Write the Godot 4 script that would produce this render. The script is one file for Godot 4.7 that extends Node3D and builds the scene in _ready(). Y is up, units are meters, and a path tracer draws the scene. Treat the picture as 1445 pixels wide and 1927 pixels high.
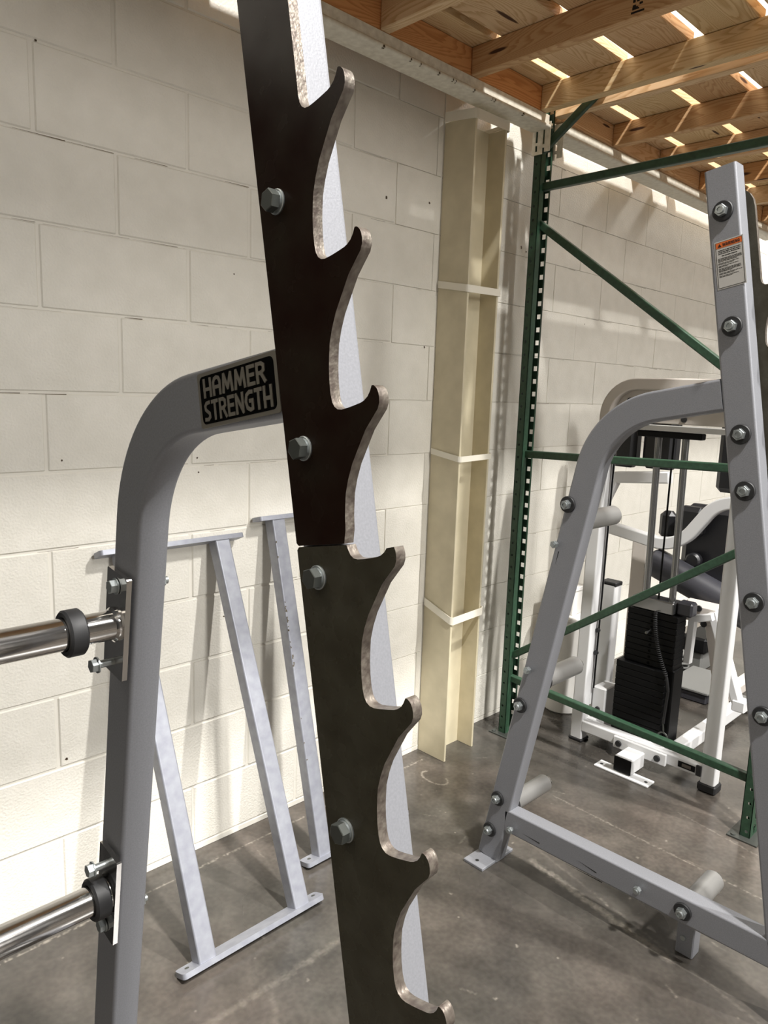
extends Node3D

# ---------------------------------------------------------------- helpers
var org := Vector3.ZERO            # the base point of the thing being built; meshes are stored relative to it
var used := {}
var rng := RandomNumberGenerator.new()
var M := {}

func numbered(called: String) -> String:
	if not used.has(called):
		used[called] = 0
		return called
	used[called] += 1
	return "%s_%03d" % [called, used[called]]

func thing(called: String, label: String, category: String, at := Vector3.ZERO, group := "") -> Node3D:
	var o := Node3D.new()
	o.name = numbered(called)
	add_child(o, true)
	o.position = at
	org = at
	o.set_meta("label", label)
	o.set_meta("category", category)
	if group != "":
		o.set_meta("group", group)
	return o

func begin() -> SurfaceTool:
	var st := SurfaceTool.new()
	st.begin(Mesh.PRIMITIVE_TRIANGLES)
	return st

func tri(st: SurfaceTool, a: Vector3, b: Vector3, c: Vector3, na: Vector3, nb: Vector3, nc: Vector3) -> void:
	var g := (c - a).cross(b - a)
	if g.dot(na + nb + nc) < 0.0:
		var t := b
		b = c
		c = t
		t = nb
		nb = nc
		nc = t
	st.set_normal(na)
	st.add_vertex(a - org)
	st.set_normal(nb)
	st.add_vertex(b - org)
	st.set_normal(nc)
	st.add_vertex(c - org)

func quad(st: SurfaceTool, a: Vector3, b: Vector3, c: Vector3, d: Vector3, n: Vector3) -> void:
	tri(st, a, b, c, n, n, n)
	tri(st, a, c, d, n, n, n)

func quadn(st: SurfaceTool, a: Vector3, b: Vector3, c: Vector3, d: Vector3, na: Vector3, nb: Vector3, nc: Vector3, nd: Vector3) -> void:
	tri(st, a, b, c, na, nb, nc)
	tri(st, a, c, d, na, nc, nd)

func obj(called: String, st: SurfaceTool, m: Material, parent: Node3D) -> MeshInstance3D:
	var o := MeshInstance3D.new()
	o.name = called
	o.mesh = st.commit()
	o.material_override = m
	o.cast_shadow = GeometryInstance3D.SHADOW_CASTING_SETTING_ON
	parent.add_child(o, true)
	return o

func struct(called: String, st: SurfaceTool, m: Material) -> MeshInstance3D:
	org = Vector3.ZERO
	var o := obj(called, st, m, self)
	o.set_meta("kind", "structure")
	return o

# box given by two corners with chamfered edges
func box(st: SurfaceTool, lo: Vector3, hi: Vector3, ch := 0.0, xf := Transform3D.IDENTITY) -> void:
	var c := (lo + hi) * 0.5
	var h := (hi - lo) * 0.5
	ch = minf(ch, minf(h.x, minf(h.y, h.z)) * 0.9)
	for ax in 3:
		var u := (ax + 1) % 3
		var v := (ax + 2) % 3
		for s in [-1.0, 1.0]:
			var n := Vector3.ZERO
			n[ax] = s
			var p: Array[Vector3] = []
			for k in [[-1, -1], [1, -1], [1, 1], [-1, 1]]:
				var q := Vector3.ZERO
				q[ax] = s * h[ax]
				q[u] = k[0] * (h[u] - ch)
				q[v] = k[1] * (h[v] - ch)
				p.append(xf * (c + q))
			quad(st, p[0], p[1], p[2], p[3], (xf.basis * n).normalized())
			if ch > 0.0:
				for s2 in [-1.0, 1.0]:          # edge between face ax (s) and face u (s2)
					var n2 := Vector3.ZERO
					n2[u] = s2
					var e: Array[Vector3] = []
					for w in [-1.0, 1.0]:
						var q1 := Vector3.ZERO
						q1[ax] = s * h[ax]
						q1[u] = s2 * (h[u] - ch)
						q1[v] = w * (h[v] - ch)
						var q2 := Vector3.ZERO
						q2[ax] = s * (h[ax] - ch)
						q2[u] = s2 * h[u]
						q2[v] = w * (h[v] - ch)
						e.append(xf * (c + q1))
						e.append(xf * (c + q2))
					quad(st, e[0], e[1], e[3], e[2], (xf.basis * (n + n2)).normalized())
	if ch > 0.0:
		for sx in [-1.0, 1.0]:
			for sy in [-1.0, 1.0]:
				for sz in [-1.0, 1.0]:
					var s3 := Vector3(sx, sy, sz)
					var a := c + s3 * Vector3(h.x, h.y - ch, h.z - ch)
					var b := c + s3 * Vector3(h.x - ch, h.y, h.z - ch)
					var d := c + s3 * Vector3(h.x - ch, h.y - ch, h.z)
					var n3 := (xf.basis * s3).normalized()
					tri(st, xf * a, xf * b, xf * d, n3, n3, n3)

# rounded rectangle profile: [points, normals]
func rrect(w: float, h: float, r: float, n := 3) -> Array:
	var pts: Array[Vector2] = []
	var nor: Array[Vector2] = []
	for q in 4:
		var cx := (w / 2 - r) * (1 if q == 0 or q == 3 else -1)
		var cy := (h / 2 - r) * (1 if q < 2 else -1)
		for i in n + 1:
			var a := (q + float(i) / n) * PI / 2
			var d := Vector2(cos(a), sin(a))
			pts.append(Vector2(cx, cy) + d * r)
			nor.append(d)
	return [pts, nor]

func circle(r: float, n := 20) -> Array:
	var pts: Array[Vector2] = []
	var nor: Array[Vector2] = []
	for i in n:
		var d := Vector2.from_angle(TAU * i / n)
		pts.append(d * r)
		nor.append(d)
	return [pts, nor]

# polyline with rounded corners
func fillet(p: Array, r: float, n := 10) -> Array:
	var out := [p[0]]
	for i in range(1, p.size() - 1):
		var a: Vector3 = p[i - 1]
		var b: Vector3 = p[i]
		var c: Vector3 = p[i + 1]
		var d1 := (a - b).normalized()
		var d2 := (c - b).normalized()
		var ang := d1.angle_to(d2)
		if r <= 0.0 or ang > 3.1:
			out.append(b)
			continue
		var t := minf(r / tan(ang / 2), minf((a - b).length(), (c - b).length()) * 0.49)
		var rr := t * tan(ang / 2)
		var mid := b + (d1 + d2).normalized() * (rr / sin(ang / 2))
		var s := (b + d1 * t) - mid
		var e := (b + d2 * t) - mid
		for k in n + 1:
			out.append(mid + s.slerp(e, float(k) / n))
	out.append(p[p.size() - 1])
	return out

# sweep a closed profile along a path lying in the plane whose normal is side (profile x runs along side)
func sweep(st: SurfaceTool, path: Array, side: Vector3, prof: Array, caps := true) -> void:
	var pts: Array = prof[0]
	var nor: Array = prof[1]
	var rings: Array = []
	var rn: Array = []
	var cnt := path.size()
	var tang: Array[Vector3] = []
	for i in cnt:
		var t1: Vector3 = (path[i] - path[maxi(i - 1, 0)])
		var t2: Vector3 = (path[mini(i + 1, cnt - 1)] - path[i])
		var t: Vector3 = (t1.normalized() + t2.normalized()).normalized()
		tang.append(t)
		var up := t.cross(side).normalized()
		var sd := up.cross(t).normalized()
		var k := 1.0
		if i > 0 and i < cnt - 1:
			k = 1.0 / maxf(0.3, cos(t1.angle_to(t2) / 2))
		var ring: Array[Vector3] = []
		var rin: Array[Vector3] = []
		for j in pts.size():
			ring.append(path[i] + sd * pts[j].x + up * pts[j].y * k)
			rin.append((sd * nor[j].x + up * nor[j].y).normalized())
		rings.append(ring)
		rn.append(rin)
	for i in cnt - 1:
		for j in pts.size():
			var j2 := (j + 1) % pts.size()
			quadn(st, rings[i][j], rings[i][j2], rings[i + 1][j2], rings[i + 1][j], rn[i][j], rn[i][j2], rn[i + 1][j2], rn[i + 1][j])
	if caps:
		for e in [[0, -1.0], [cnt - 1, 1.0]]:
			var ring: Array = rings[e[0]]
			var n: Vector3 = tang[e[0]] * e[1]
			var mid := Vector3.ZERO
			for q in ring:
				mid += q
			mid /= ring.size()
			for j in ring.size():
				tri(st, mid, ring[j], ring[(j + 1) % ring.size()], n, n, n)

# round tube along any path
func cord(st: SurfaceTool, path: Array, r: float, n := 10) -> void:
	var side: Vector3 = Vector3.UP
	var d: Vector3 = (path[1] - path[0]).normalized()
	if absf(d.dot(side)) > 0.9:
		side = Vector3.RIGHT
	sweep(st, path, (side - d * side.dot(d)).normalized(), circle(r, n))

# lathe about an axis: prof = array of Vector2(distance along the axis, radius)
func lathe(st: SurfaceTool, at: Vector3, axis: Vector3, prof: Array, n := 24, hexed := false) -> void:
	var ax := axis.normalized()
	var u := ax.cross(Vector3.UP if absf(ax.y) < 0.9 else Vector3.RIGHT).normalized()
	var v := ax.cross(u)
	if hexed:
		n = 6
	for i in prof.size() - 1:
		var a: Vector2 = prof[i]
		var b: Vector2 = prof[i + 1]
		var d := b - a
		if d.length() < 1e-7:
			continue
		for j in n:
			var w1 := TAU * j / n + 0.35
			var w2 := TAU * (j + 1) / n + 0.35
			var e1 := u * cos(w1) + v * sin(w1)
			var e2 := u * cos(w2) + v * sin(w2)
			var em := (e1 + e2).normalized()
			var n1 := ((em if hexed else e1) * d.x - ax * d.y).normalized()
			var n2 := ((em if hexed else e2) * d.x - ax * d.y).normalized()
			quadn(st, at + ax * a.x + e1 * a.y, at + ax * a.x + e2 * a.y, at + ax * b.x + e2 * b.y, at + ax * b.x + e1 * b.y, n1, n2, n2, n1)

func hex_head(st: SurfaceTool, at: Vector3, axis: Vector3, r: float, h: float) -> void:
	lathe(st, at, axis, [Vector2(0, 0), Vector2(0, r), Vector2(h * 0.93, r), Vector2(h, r * 0.92), Vector2(h, 0)], 6, true)

func disc(st: SurfaceTool, at: Vector3, axis: Vector3, r: float, h: float, n := 24) -> void:
	lathe(st, at, axis, [Vector2(0, 0), Vector2(0, r), Vector2(h * 0.7, r), Vector2(h, r * 0.93), Vector2(h, 0)], n)

# flat plate: outline in a plane (o + a*u + b*v), thickness t along w. Faces and edges can be split into two tools
func plate(faces: SurfaceTool, edges: SurfaceTool, o: Vector3, u: Vector3, v: Vector3, w: Vector3, t: float, outline: PackedVector2Array, smooth := 0.6) -> void:
	var idx := Geometry2D.triangulate_polygon(outline)
	var p: Array[Vector3] = []
	for q in outline:
		p.append(o + u * q.x + v * q.y)
	for i in range(0, idx.size(), 3):
		tri(faces, p[idx[i]], p[idx[i + 1]], p[idx[i + 2]], -w, -w, -w)
		tri(faces, p[idx[i]] + w * t, p[idx[i + 1]] + w * t, p[idx[i + 2]] + w * t, w, w, w)
	var area := 0.0
	var n := outline.size()
	for i in n:
		area += outline[i].cross(outline[(i + 1) % n])
	var sg := 1.0 if area > 0 else -1.0
	var en: Array[Vector2] = []
	for i in n:
		var d := (outline[(i + 1) % n] - outline[i]).normalized()
		en.append(Vector2(d.y, -d.x) * sg)
	for i in n:
		var i2 := (i + 1) % n
		var na := en[i]
		var nb := en[i]
		var pa := en[(i + n - 1) % n]
		var pb := en[i2]
		if absf(pa.angle_to(na)) < smooth:
			na = (pa + na).normalized()
		if absf(pb.angle_to(nb)) < smooth:
			nb = (pb + nb).normalized()
		var n1 := (u * na.x + v * na.y)
		var n2 := (u * nb.x + v * nb.y)
		quadn(edges, p[i], p[i2], p[i2] + w * t, p[i] + w * t, n1, n2, n2, n1)

# ---------------------------------------------------------------- textures and materials
func noise(sd: int, freq: float, oct := 4, kind := FastNoiseLite.TYPE_SIMPLEX_SMOOTH) -> FastNoiseLite:
	var f := FastNoiseLite.new()
	f.seed = sd
	f.frequency = freq
	f.noise_type = kind
	f.fractal_octaves = oct
	return f

func tex(im: Image) -> ImageTexture:
	return ImageTexture.create_from_image(im)

# tiling grey noise stretched to lo..hi and coloured between two colours
func tint(sd: int, freq: float, a: Color, b: Color, size := 512, oct := 5) -> ImageTexture:
	var im := noise(sd, freq, oct).get_seamless_image(size, size)
	im.convert(Image.FORMAT_RGB8)
	var d := im.get_data()
	for i in range(0, d.size(), 3):
		var t := d[i] / 255.0
		d[i] = int(255 * lerpf(a.r, b.r, t))
		d[i + 1] = int(255 * lerpf(a.g, b.g, t))
		d[i + 2] = int(255 * lerpf(a.b, b.b, t))
	return tex(Image.create_from_data(size, size, false, Image.FORMAT_RGB8, d))

func grey(sd: int, freq: float, lo: float, hi: float, size := 512, oct := 4) -> ImageTexture:
	return tint(sd, freq, Color(lo, lo, lo), Color(hi, hi, hi), size, oct)

func wood_image(sd: int, light: Color, dark: Color) -> ImageTexture:
	var W := 512
	var H := 256
	var n1 := noise(sd, 0.004, 2)
	var n2 := noise(sd + 7, 0.02, 3)
	var im := Image.create(W, H, false, Image.FORMAT_RGB8)
	var r := RandomNumberGenerator.new()
	r.seed = sd
	var knots: Array = []
	for k in 4:
		knots.append(Vector3(r.randf() * W, r.randf() * H, r.randf_range(5, 11)))
	var wob := r.randf_range(60, 130)
	var den := r.randf_range(0.055, 0.085)
	for y in H:
		for x in W:
			var pull := 0.0
			var core := 0.0
			for k in knots:
				var dx: float = (x - k.x) * 0.42
				var dy: float = y - k.y
				var q: float = sqrt(dx * dx + dy * dy) / k.z
				pull += 5.0 * exp(-q * q * 0.25) * signf(dy)
				core = maxf(core, 1.0 - smoothstep(0.55, 1.0, q))
			var d := y + pull + wob * n1.get_noise_2d(x * 0.6, y * 1.6) + 3.0 * n2.get_noise_2d(x * 0.3, y * 4.0)
			var f := fposmod(d * den, 1.0)
			var ring := smoothstep(0.35, 0.9, f) * (1.0 - smoothstep(0.92, 1.0, f))
			var fine := 0.5 + 0.5 * n2.get_noise_2d(x * 0.5, y * 22.0)
			var c := light.lerp(dark, clampf(0.62 * ring + 0.3 * fine, 0, 1))
			c = c.lerp(Color(0.2, 0.1, 0.05), core * 0.85)
			im.set_pixel(x, y, c)
	return tex(im)

func mat(called: String, c: Color, rough: float, metal := 0.0) -> StandardMaterial3D:
	var m := StandardMaterial3D.new()
	m.resource_name = called
	m.albedo_color = c
	m.roughness = rough
	m.metallic = metal
	M[called] = m
	return m

func tri_uv(m: StandardMaterial3D, s: float, world := true) -> void:
	m.uv1_triplanar = true
	m.uv1_world_triplanar = world
	m.uv1_scale = Vector3(s, s, s)

func relief(m: StandardMaterial3D, t: Texture2D, cm: float) -> void:
	m.heightmap_enabled = true
	m.heightmap_texture = t
	m.heightmap_scale = cm

func floor_image() -> ImageTexture:
	var S := 1024
	var a := noise(3, 0.006, 5).get_image(S, S)
	var b := noise(11, 0.03, 4).get_image(S, S)
	var c := noise(23, 0.0035, 3).get_image(S, S)
	var g := noise(29, 0.25, 2).get_image(S, S)
	for i in [a, b, c, g]:
		i.convert(Image.FORMAT_L8)
	var da := a.get_data()
	var db := b.get_data()
	var dc := c.get_data()
	var dg := g.get_data()
	var out := PackedByteArray()
	out.resize(S * S * 3)
	var warm := Color(0.342, 0.315, 0.290)
	var cool := Color(0.293, 0.282, 0.262)
	var dark := Color(0.235, 0.222, 0.207)
	for i in S * S:
		var col := cool.lerp(warm, clampf((da[i] - 70) / 120.0, 0, 1)).lerp(dark, clampf((150 - dc[i]) / 130.0, 0, 0.75))
		var k := 1.0 + (db[i] - 128) / 128.0 * 0.18 + (dg[i] - 128) / 128.0 * 0.1
		out[i * 3] = clampi(int(col.r * k * 255), 0, 255)
		out[i * 3 + 1] = clampi(int(col.g * k * 255), 0, 255)
		out[i * 3 + 2] = clampi(int(col.b * k * 255), 0, 255)
	var im := Image.create_from_data(S, S, false, Image.FORMAT_RGB8, out)
	var r := RandomNumberGenerator.new()
	r.seed = 5
	# metres to pixels: x from -1.5, z from 0, five metres across
	var px := func(x: float, z: float) -> Vector2: return Vector2((x + 1.5) / 5.0 * S, z / 5.0 * S)
	var dab := func(p: Vector2, w: float, col: Color, k: float) -> void:
		for yy in range(int(p.y - w), int(p.y + w) + 1):
			for xx in range(int(p.x - w), int(p.x + w) + 1):
				if xx >= 0 and yy >= 0 and xx < S and yy < S and Vector2(xx, yy).distance_to(p) <= w:
					im.set_pixel(xx, yy, im.get_pixel(xx, yy).lerp(col, k * r.randf_range(0.3, 1.0)))
	# lines: from, to, width in pixels, strength
	var pale := Color(0.66, 0.63, 0.58)
	for l in [[-0.5, 0.088, 1.2, 0.07, 0.7, 0.6], [1.37, 0.58, 1.345, 1.5, 0.7, 0.4], [1.09, 0.55, 0.85, 1.55, 1.0, 0.12], [-0.25, 0.6, 0.42, 0.605, 2.2, 0.09], [0.05, 0.63, -0.02, 0.76, 1.6, 0.08], [1.62, 0.95, 1.55, 1.35, 0.7, 0.3], [0.98, 0.75, 0.9, 1.25, 2.5, 0.16]]:
		var p0: Vector2 = px.call(l[0], l[1])
		var p1: Vector2 = px.call(l[2], l[3])
		var steps := int(p0.distance_to(p1) * 1.2)
		for s in steps:
			if r.randf() < 0.85:
				dab.call(p0.lerp(p1, float(s) / steps) + Vector2(r.randf_range(-0.6, 0.6), r.randf_range(-0.6, 0.6)) * l[4], l[4], pale, l[5])
	# a ring scuff and loose flecks
	for s in 70:
		var w := 0.6 + 4.6 * s / 70.0
		dab.call(px.call(1.13 + 0.035 * cos(w), 0.2 + 0.06 * sin(w)), 0.8, pale, 0.5)
	for s in 420:
		dab.call(px.call(r.randf_range(-1.2, 3.0), r.randf_range(0.05, 3.0)), r.randf_range(0.4, 1.0), pale, r.randf_range(0.2, 0.8))
	for s in 26:
		var q: Vector2 = px.call(r.randf_range(-0.3, 2.0), r.randf_range(0.1, 1.8))
		var dir := Vector2.from_angle(r.randf() * TAU)
		for t in 14:
			dab.call(q + dir * t * 0.7, 0.7, pale, r.randf_range(0.05, 0.3))
	return tex(im)

func make_materials() -> void:
	var m := mat("cream_block", Color(0.905, 0.89, 0.85), 0.62)
	m.albedo_texture = tint(41, 0.02, Color(0.965, 0.965, 0.96), Color(1, 1, 1), 256)
	tri_uv(m, 1.7)
	relief(m, grey(5, 0.13, 0.0, 1.0, 512, 3), 0.10)
	m = mat("cream_mortar", Color(0.88, 0.865, 0.825), 0.7)
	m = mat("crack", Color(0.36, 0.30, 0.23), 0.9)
	m = mat("plaster", Color(0.52, 0.51, 0.50), 0.9)
	m = mat("roof_deck", Color(0.45, 0.45, 0.45), 0.9)
	m = mat("far_wall", Color(0.50, 0.49, 0.47), 0.9)
	m = mat("column_paint", Color(0.84, 0.80, 0.69), 0.5)
	m.albedo_texture = tint(44, 0.03, Color(0.92, 0.92, 0.91), Color(1, 1, 1), 256)
	tri_uv(m, 1.1)
	m = mat("strap_paint", Color(0.92, 0.90, 0.84), 0.5)
	m = mat("concrete", Color(1, 1, 1), 0.5)
	m.albedo_texture = floor_image()
	m.roughness_texture = grey(15, 0.02, 0.35, 0.65, 256)
	m = mat("rack_cream", Color(0.95, 0.935, 0.88), 0.5)
	m.albedo_texture = tint(47, 0.05, Color(0.86, 0.85, 0.83), Color(1, 1, 1), 256)
	tri_uv(m, 2.5)
	m = mat("rack_green", Color(0.19, 0.31, 0.23), 0.42)
	m.albedo_texture = tint(48, 0.06, Color(0.75, 0.75, 0.75), Color(1, 1, 1), 256)
	tri_uv(m, 3.0)
	var bright := Color(0.88, 0.80, 0.67)
	var brown := Color(0.74, 0.61, 0.45)
	for k in 5:
		m = mat("lumber%d" % k, [Color(1, 0.97, 0.94), Color(0.96, 0.9, 0.85), Color(0.92, 0.84, 0.76), Color(1, 0.98, 0.92), Color(0.9, 0.78, 0.66)][k], 0.75)
		m.albedo_texture = wood_image(100 + k * 13, bright, brown)
		tri_uv(m, 1.0, false)
		m.uv1_scale = Vector3(0.8, 4.2, 4.2)
		m.uv1_offset = Vector3(0.17 * k, 0.31 * k, 0.47 * k)
	m = mat("lumber_orange", Color(0.98, 0.80, 0.64), 0.75)
	m.albedo_texture = M["lumber2"].albedo_texture
	tri_uv(m, 1.0, false)
	m.uv1_scale = Vector3(0.7, 4.0, 4.0)
	m = mat("stamp_ink", Color(0.1, 0.07, 0.06), 0.8)
	m = mat("rack_silver", Color(0.555, 0.56, 0.58), 0.48, 0.22)
	m.albedo_texture = tint(51, 0.2, Color(0.9, 0.9, 0.9), Color(1, 1, 1), 256, 3)
	tri_uv(m, 5.0)
	relief(m, grey(52, 0.3, 0.0, 1.0, 256, 2), 0.015)
	m = mat("hot_steel", Color(1, 1, 1), 0.5, 0.0)
	m.metallic_specular = 0.2
	m.albedo_texture = tint(53, 0.02, Color(0.125, 0.07, 0.05), Color(0.165, 0.14, 0.11), 256)
	tri_uv(m, 2.2)
	m.roughness_texture = grey(54, 0.03, 0.36, 0.62, 256)
	m = mat("hot_steel_green", Color(1, 1, 1), 0.52, 0.0)
	m.metallic_specular = 0.3
	m.albedo_texture = tint(55, 0.03, Color(0.22, 0.205, 0.165), Color(0.285, 0.275, 0.235), 256)
	tri_uv(m, 2.4)
	m.roughness_texture = grey(56, 0.05, 0.38, 0.66, 256)
	m = mat("cut_edge", Color(1, 1, 1), 0.42, 0.6)
	m.albedo_texture = tint(57, 0.05, Color(0.31, 0.27, 0.25), Color(0.56, 0.535, 0.49), 256)
	tri_uv(m, 6.0)
	relief(m, grey(58, 0.15, 0.0, 1.0, 256, 3), 0.04)
	m = mat("zinc", Color(0.66, 0.68, 0.68), 0.36, 0.85)
	m = mat("zinc_dark", Color(0.34, 0.35, 0.335), 0.42, 0.6)
	m = mat("chrome", Color(0.82, 0.81, 0.80), 0.12, 1.0)
	relief(m, grey(59, 0.04, 0.0, 1.0, 256, 2), 0.004)
	tri_uv(m, 4.0)
	m = mat("satin_chrome", Color(0.55, 0.55, 0.55), 0.26, 0.9)
	m = mat("rubber", Color(0.11, 0.11, 0.115), 0.55)
	m = mat("black_pad", Color(0.085, 0.085, 0.095), 0.42)
	m = mat("grey_pad", Color(0.20, 0.20, 0.22), 0.4)
	m = mat("tan_pad", Color(0.36, 0.33, 0.30), 0.5)
	m = mat("stand_silver", Color(0.66, 0.67, 0.70), 0.45, 0.4)
	m.albedo_texture = tint(60, 0.03, Color(0.88, 0.88, 0.9), Color(1, 1, 1), 256)
	tri_uv(m, 3.0, false)
	m = mat("chip", Color(0.33, 0.29, 0.2), 0.7)
	m = mat("white_paint", Color(0.83, 0.83, 0.83), 0.3)
	m = mat("arch_paint", Color(0.78, 0.75, 0.72), 0.35)
	m = mat("stack_black", Color(0.04, 0.04, 0.043), 0.5)
	m.metallic_specular = 0.3
	m = mat("peg_silver", Color(0.60, 0.595, 0.585), 0.34, 0.55)
	m = mat("badge_black", Color(0.02, 0.02, 0.02), 0.6)
	m.metallic_specular = 0.15
	m = mat("badge_silver", Color(0.52, 0.50, 0.46), 0.45, 0.5)
	m = mat("label_white", Color(0.70, 0.69, 0.67), 0.6)
	m = mat("label_orange", Color(0.80, 0.39, 0.14), 0.6)
	m = mat("label_black", Color(0.05, 0.05, 0.05), 0.6)
	m = mat("paper_white", Color(0.85, 0.84, 0.82), 0.7)
	m = mat("cabinet_black", Color(0.12, 0.12, 0.12), 0.7)
	m = mat("grey_junk", Color(0.42, 0.42, 0.41), 0.7)

# ---------------------------------------------------------------- lights
func lamp(at: Vector3, size: Vector2, energy: float, aim: Vector3, label: String, col := Color(1, 0.99, 0.975)) -> void:
	var t := thing("high_bay_lamp", label, "lamp", at, "high bay lamps under the roof")
	t.look_at_from_position(at, aim, Vector3.RIGHT)
	org = Vector3.ZERO
	var st := begin()
	box(st, Vector3(-size.x / 2 - 0.03, -size.y / 2 - 0.03, 0.01), Vector3(size.x / 2 + 0.03, size.y / 2 + 0.03, 0.09), 0.01)
	obj("housing", st, M["white_paint"], t)
	st = begin()
	box(st, Vector3(-size.x / 2, -size.y / 2, 0.0), Vector3(size.x / 2, size.y / 2, 0.012), 0.002)
	var em := StandardMaterial3D.new()
	em.resource_name = "lamp_glow"
	em.albedo_color = Color(0.9, 0.9, 0.9)
	em.emission_enabled = true
	em.emission = col
	em.emission_energy_multiplier = 4.0
	obj("diffuser", st, em, t)
	var l := AreaLight3D.new()
	l.name = "lamp_light"
	l.area_size = size
	l.light_energy = energy
	l.light_color = col
	l.area_range = 30.0
	l.area_attenuation = 2.0
	l.shadow_enabled = true
	t.add_child(l, true)
	l.position = Vector3(0, 0, -0.02)

func _ready() -> void:
	rng.seed = 7
	# camera
	var cam := Camera3D.new()
	cam.name = "camera"
	add_child(cam)
	cam.transform = Transform3D(Basis(Vector3(0.71494, 0.03344, 0.69838), Vector3(0.08999, 0.98615, -0.13935), Vector3(-0.69337, 0.16247, 0.70203)), Vector3(-0.90724, 1.47771, 1.93831))
	cam.fov = 69.3545
	cam.near = 0.05
	cam.far = 60.0
	cam.current = true
	# surroundings: the hall is closed, so no sky gets in
	var we := WorldEnvironment.new()
	we.name = "surroundings"
	var env := Environment.new()
	env.background_mode = Environment.BG_COLOR
	env.background_color = Color(0.02, 0.02, 0.02)
	env.tonemap_mode = Environment.TONE_MAPPER_LINEAR
	env.tonemap_exposure = 1.12
	env.sdfgi_enabled = true
	env.ssao_enabled = true
	env.ssil_enabled = true
	we.environment = env
	add_child(we)
	make_materials()
	# lamps: rows under the roof in front of the deck, and one added fill; aim is where the lamp faces
	lamp(Vector3(-0.40, 8.7, 4.7), Vector2(0.40, 0.40), 122.0, Vector3(0.3, 0, 1.2), "small square lamp under the roof just in front of the deck")
	lamp(Vector3(2.9, 8.6, 6.8), Vector2(0.6, 0.2), 80.0, Vector3(1.3, 0, 1.0), "narrow lamp under the roof over the middle of the hall")
	lamp(Vector3(0.4, 6.2, 7.6), Vector2(1.4, 1.0), 13.0, Vector3(0.9, 0.5, 0.0), "broad lamp hung behind the middle one")
	lamp(Vector3(0.6, 4.4, 13.2), Vector2(3.0, 1.2), 41.0, Vector3(0.6, 1.6, 0.0), "largest lamp, a fill added low at the front of the hall to brighten the upper wall")  # fill lamp, added to lift the shaded upper wall
	lamp(Vector3(5.6, 5.6, 1.1), Vector2(0.5, 0.5), 12.0, Vector3(4.9, 1.5, -0.3), "square lamp under the roof right of the timber decks")
	build_shell()
	build_column()
	build_pallet_rack()
	build_decks()
	build_squat_rack()
	build_stands()
	build_machine()
	build_oddments()

# ---------------------------------------------------------------- the hall
const WALL_MARKS: Array = [[0.967, 2.133, 0.005], [1.186, 2.157, 0.004], [1.19, 1.642, 0.005], [1.766, 2.088, 0.006], [1.802, 2.077, 0.004], [-0.167, 1.271, 0.003], [0.226, 1.262, 0.003], [0.23, 1.22, 0.003], [0.352, 1.80, 0.003], [-0.191, 2.257, 0.003], [0.316, 0.76, 0.003], [-0.183, 0.45, 0.004], [2.31, 1.82, 0.003]]

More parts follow.
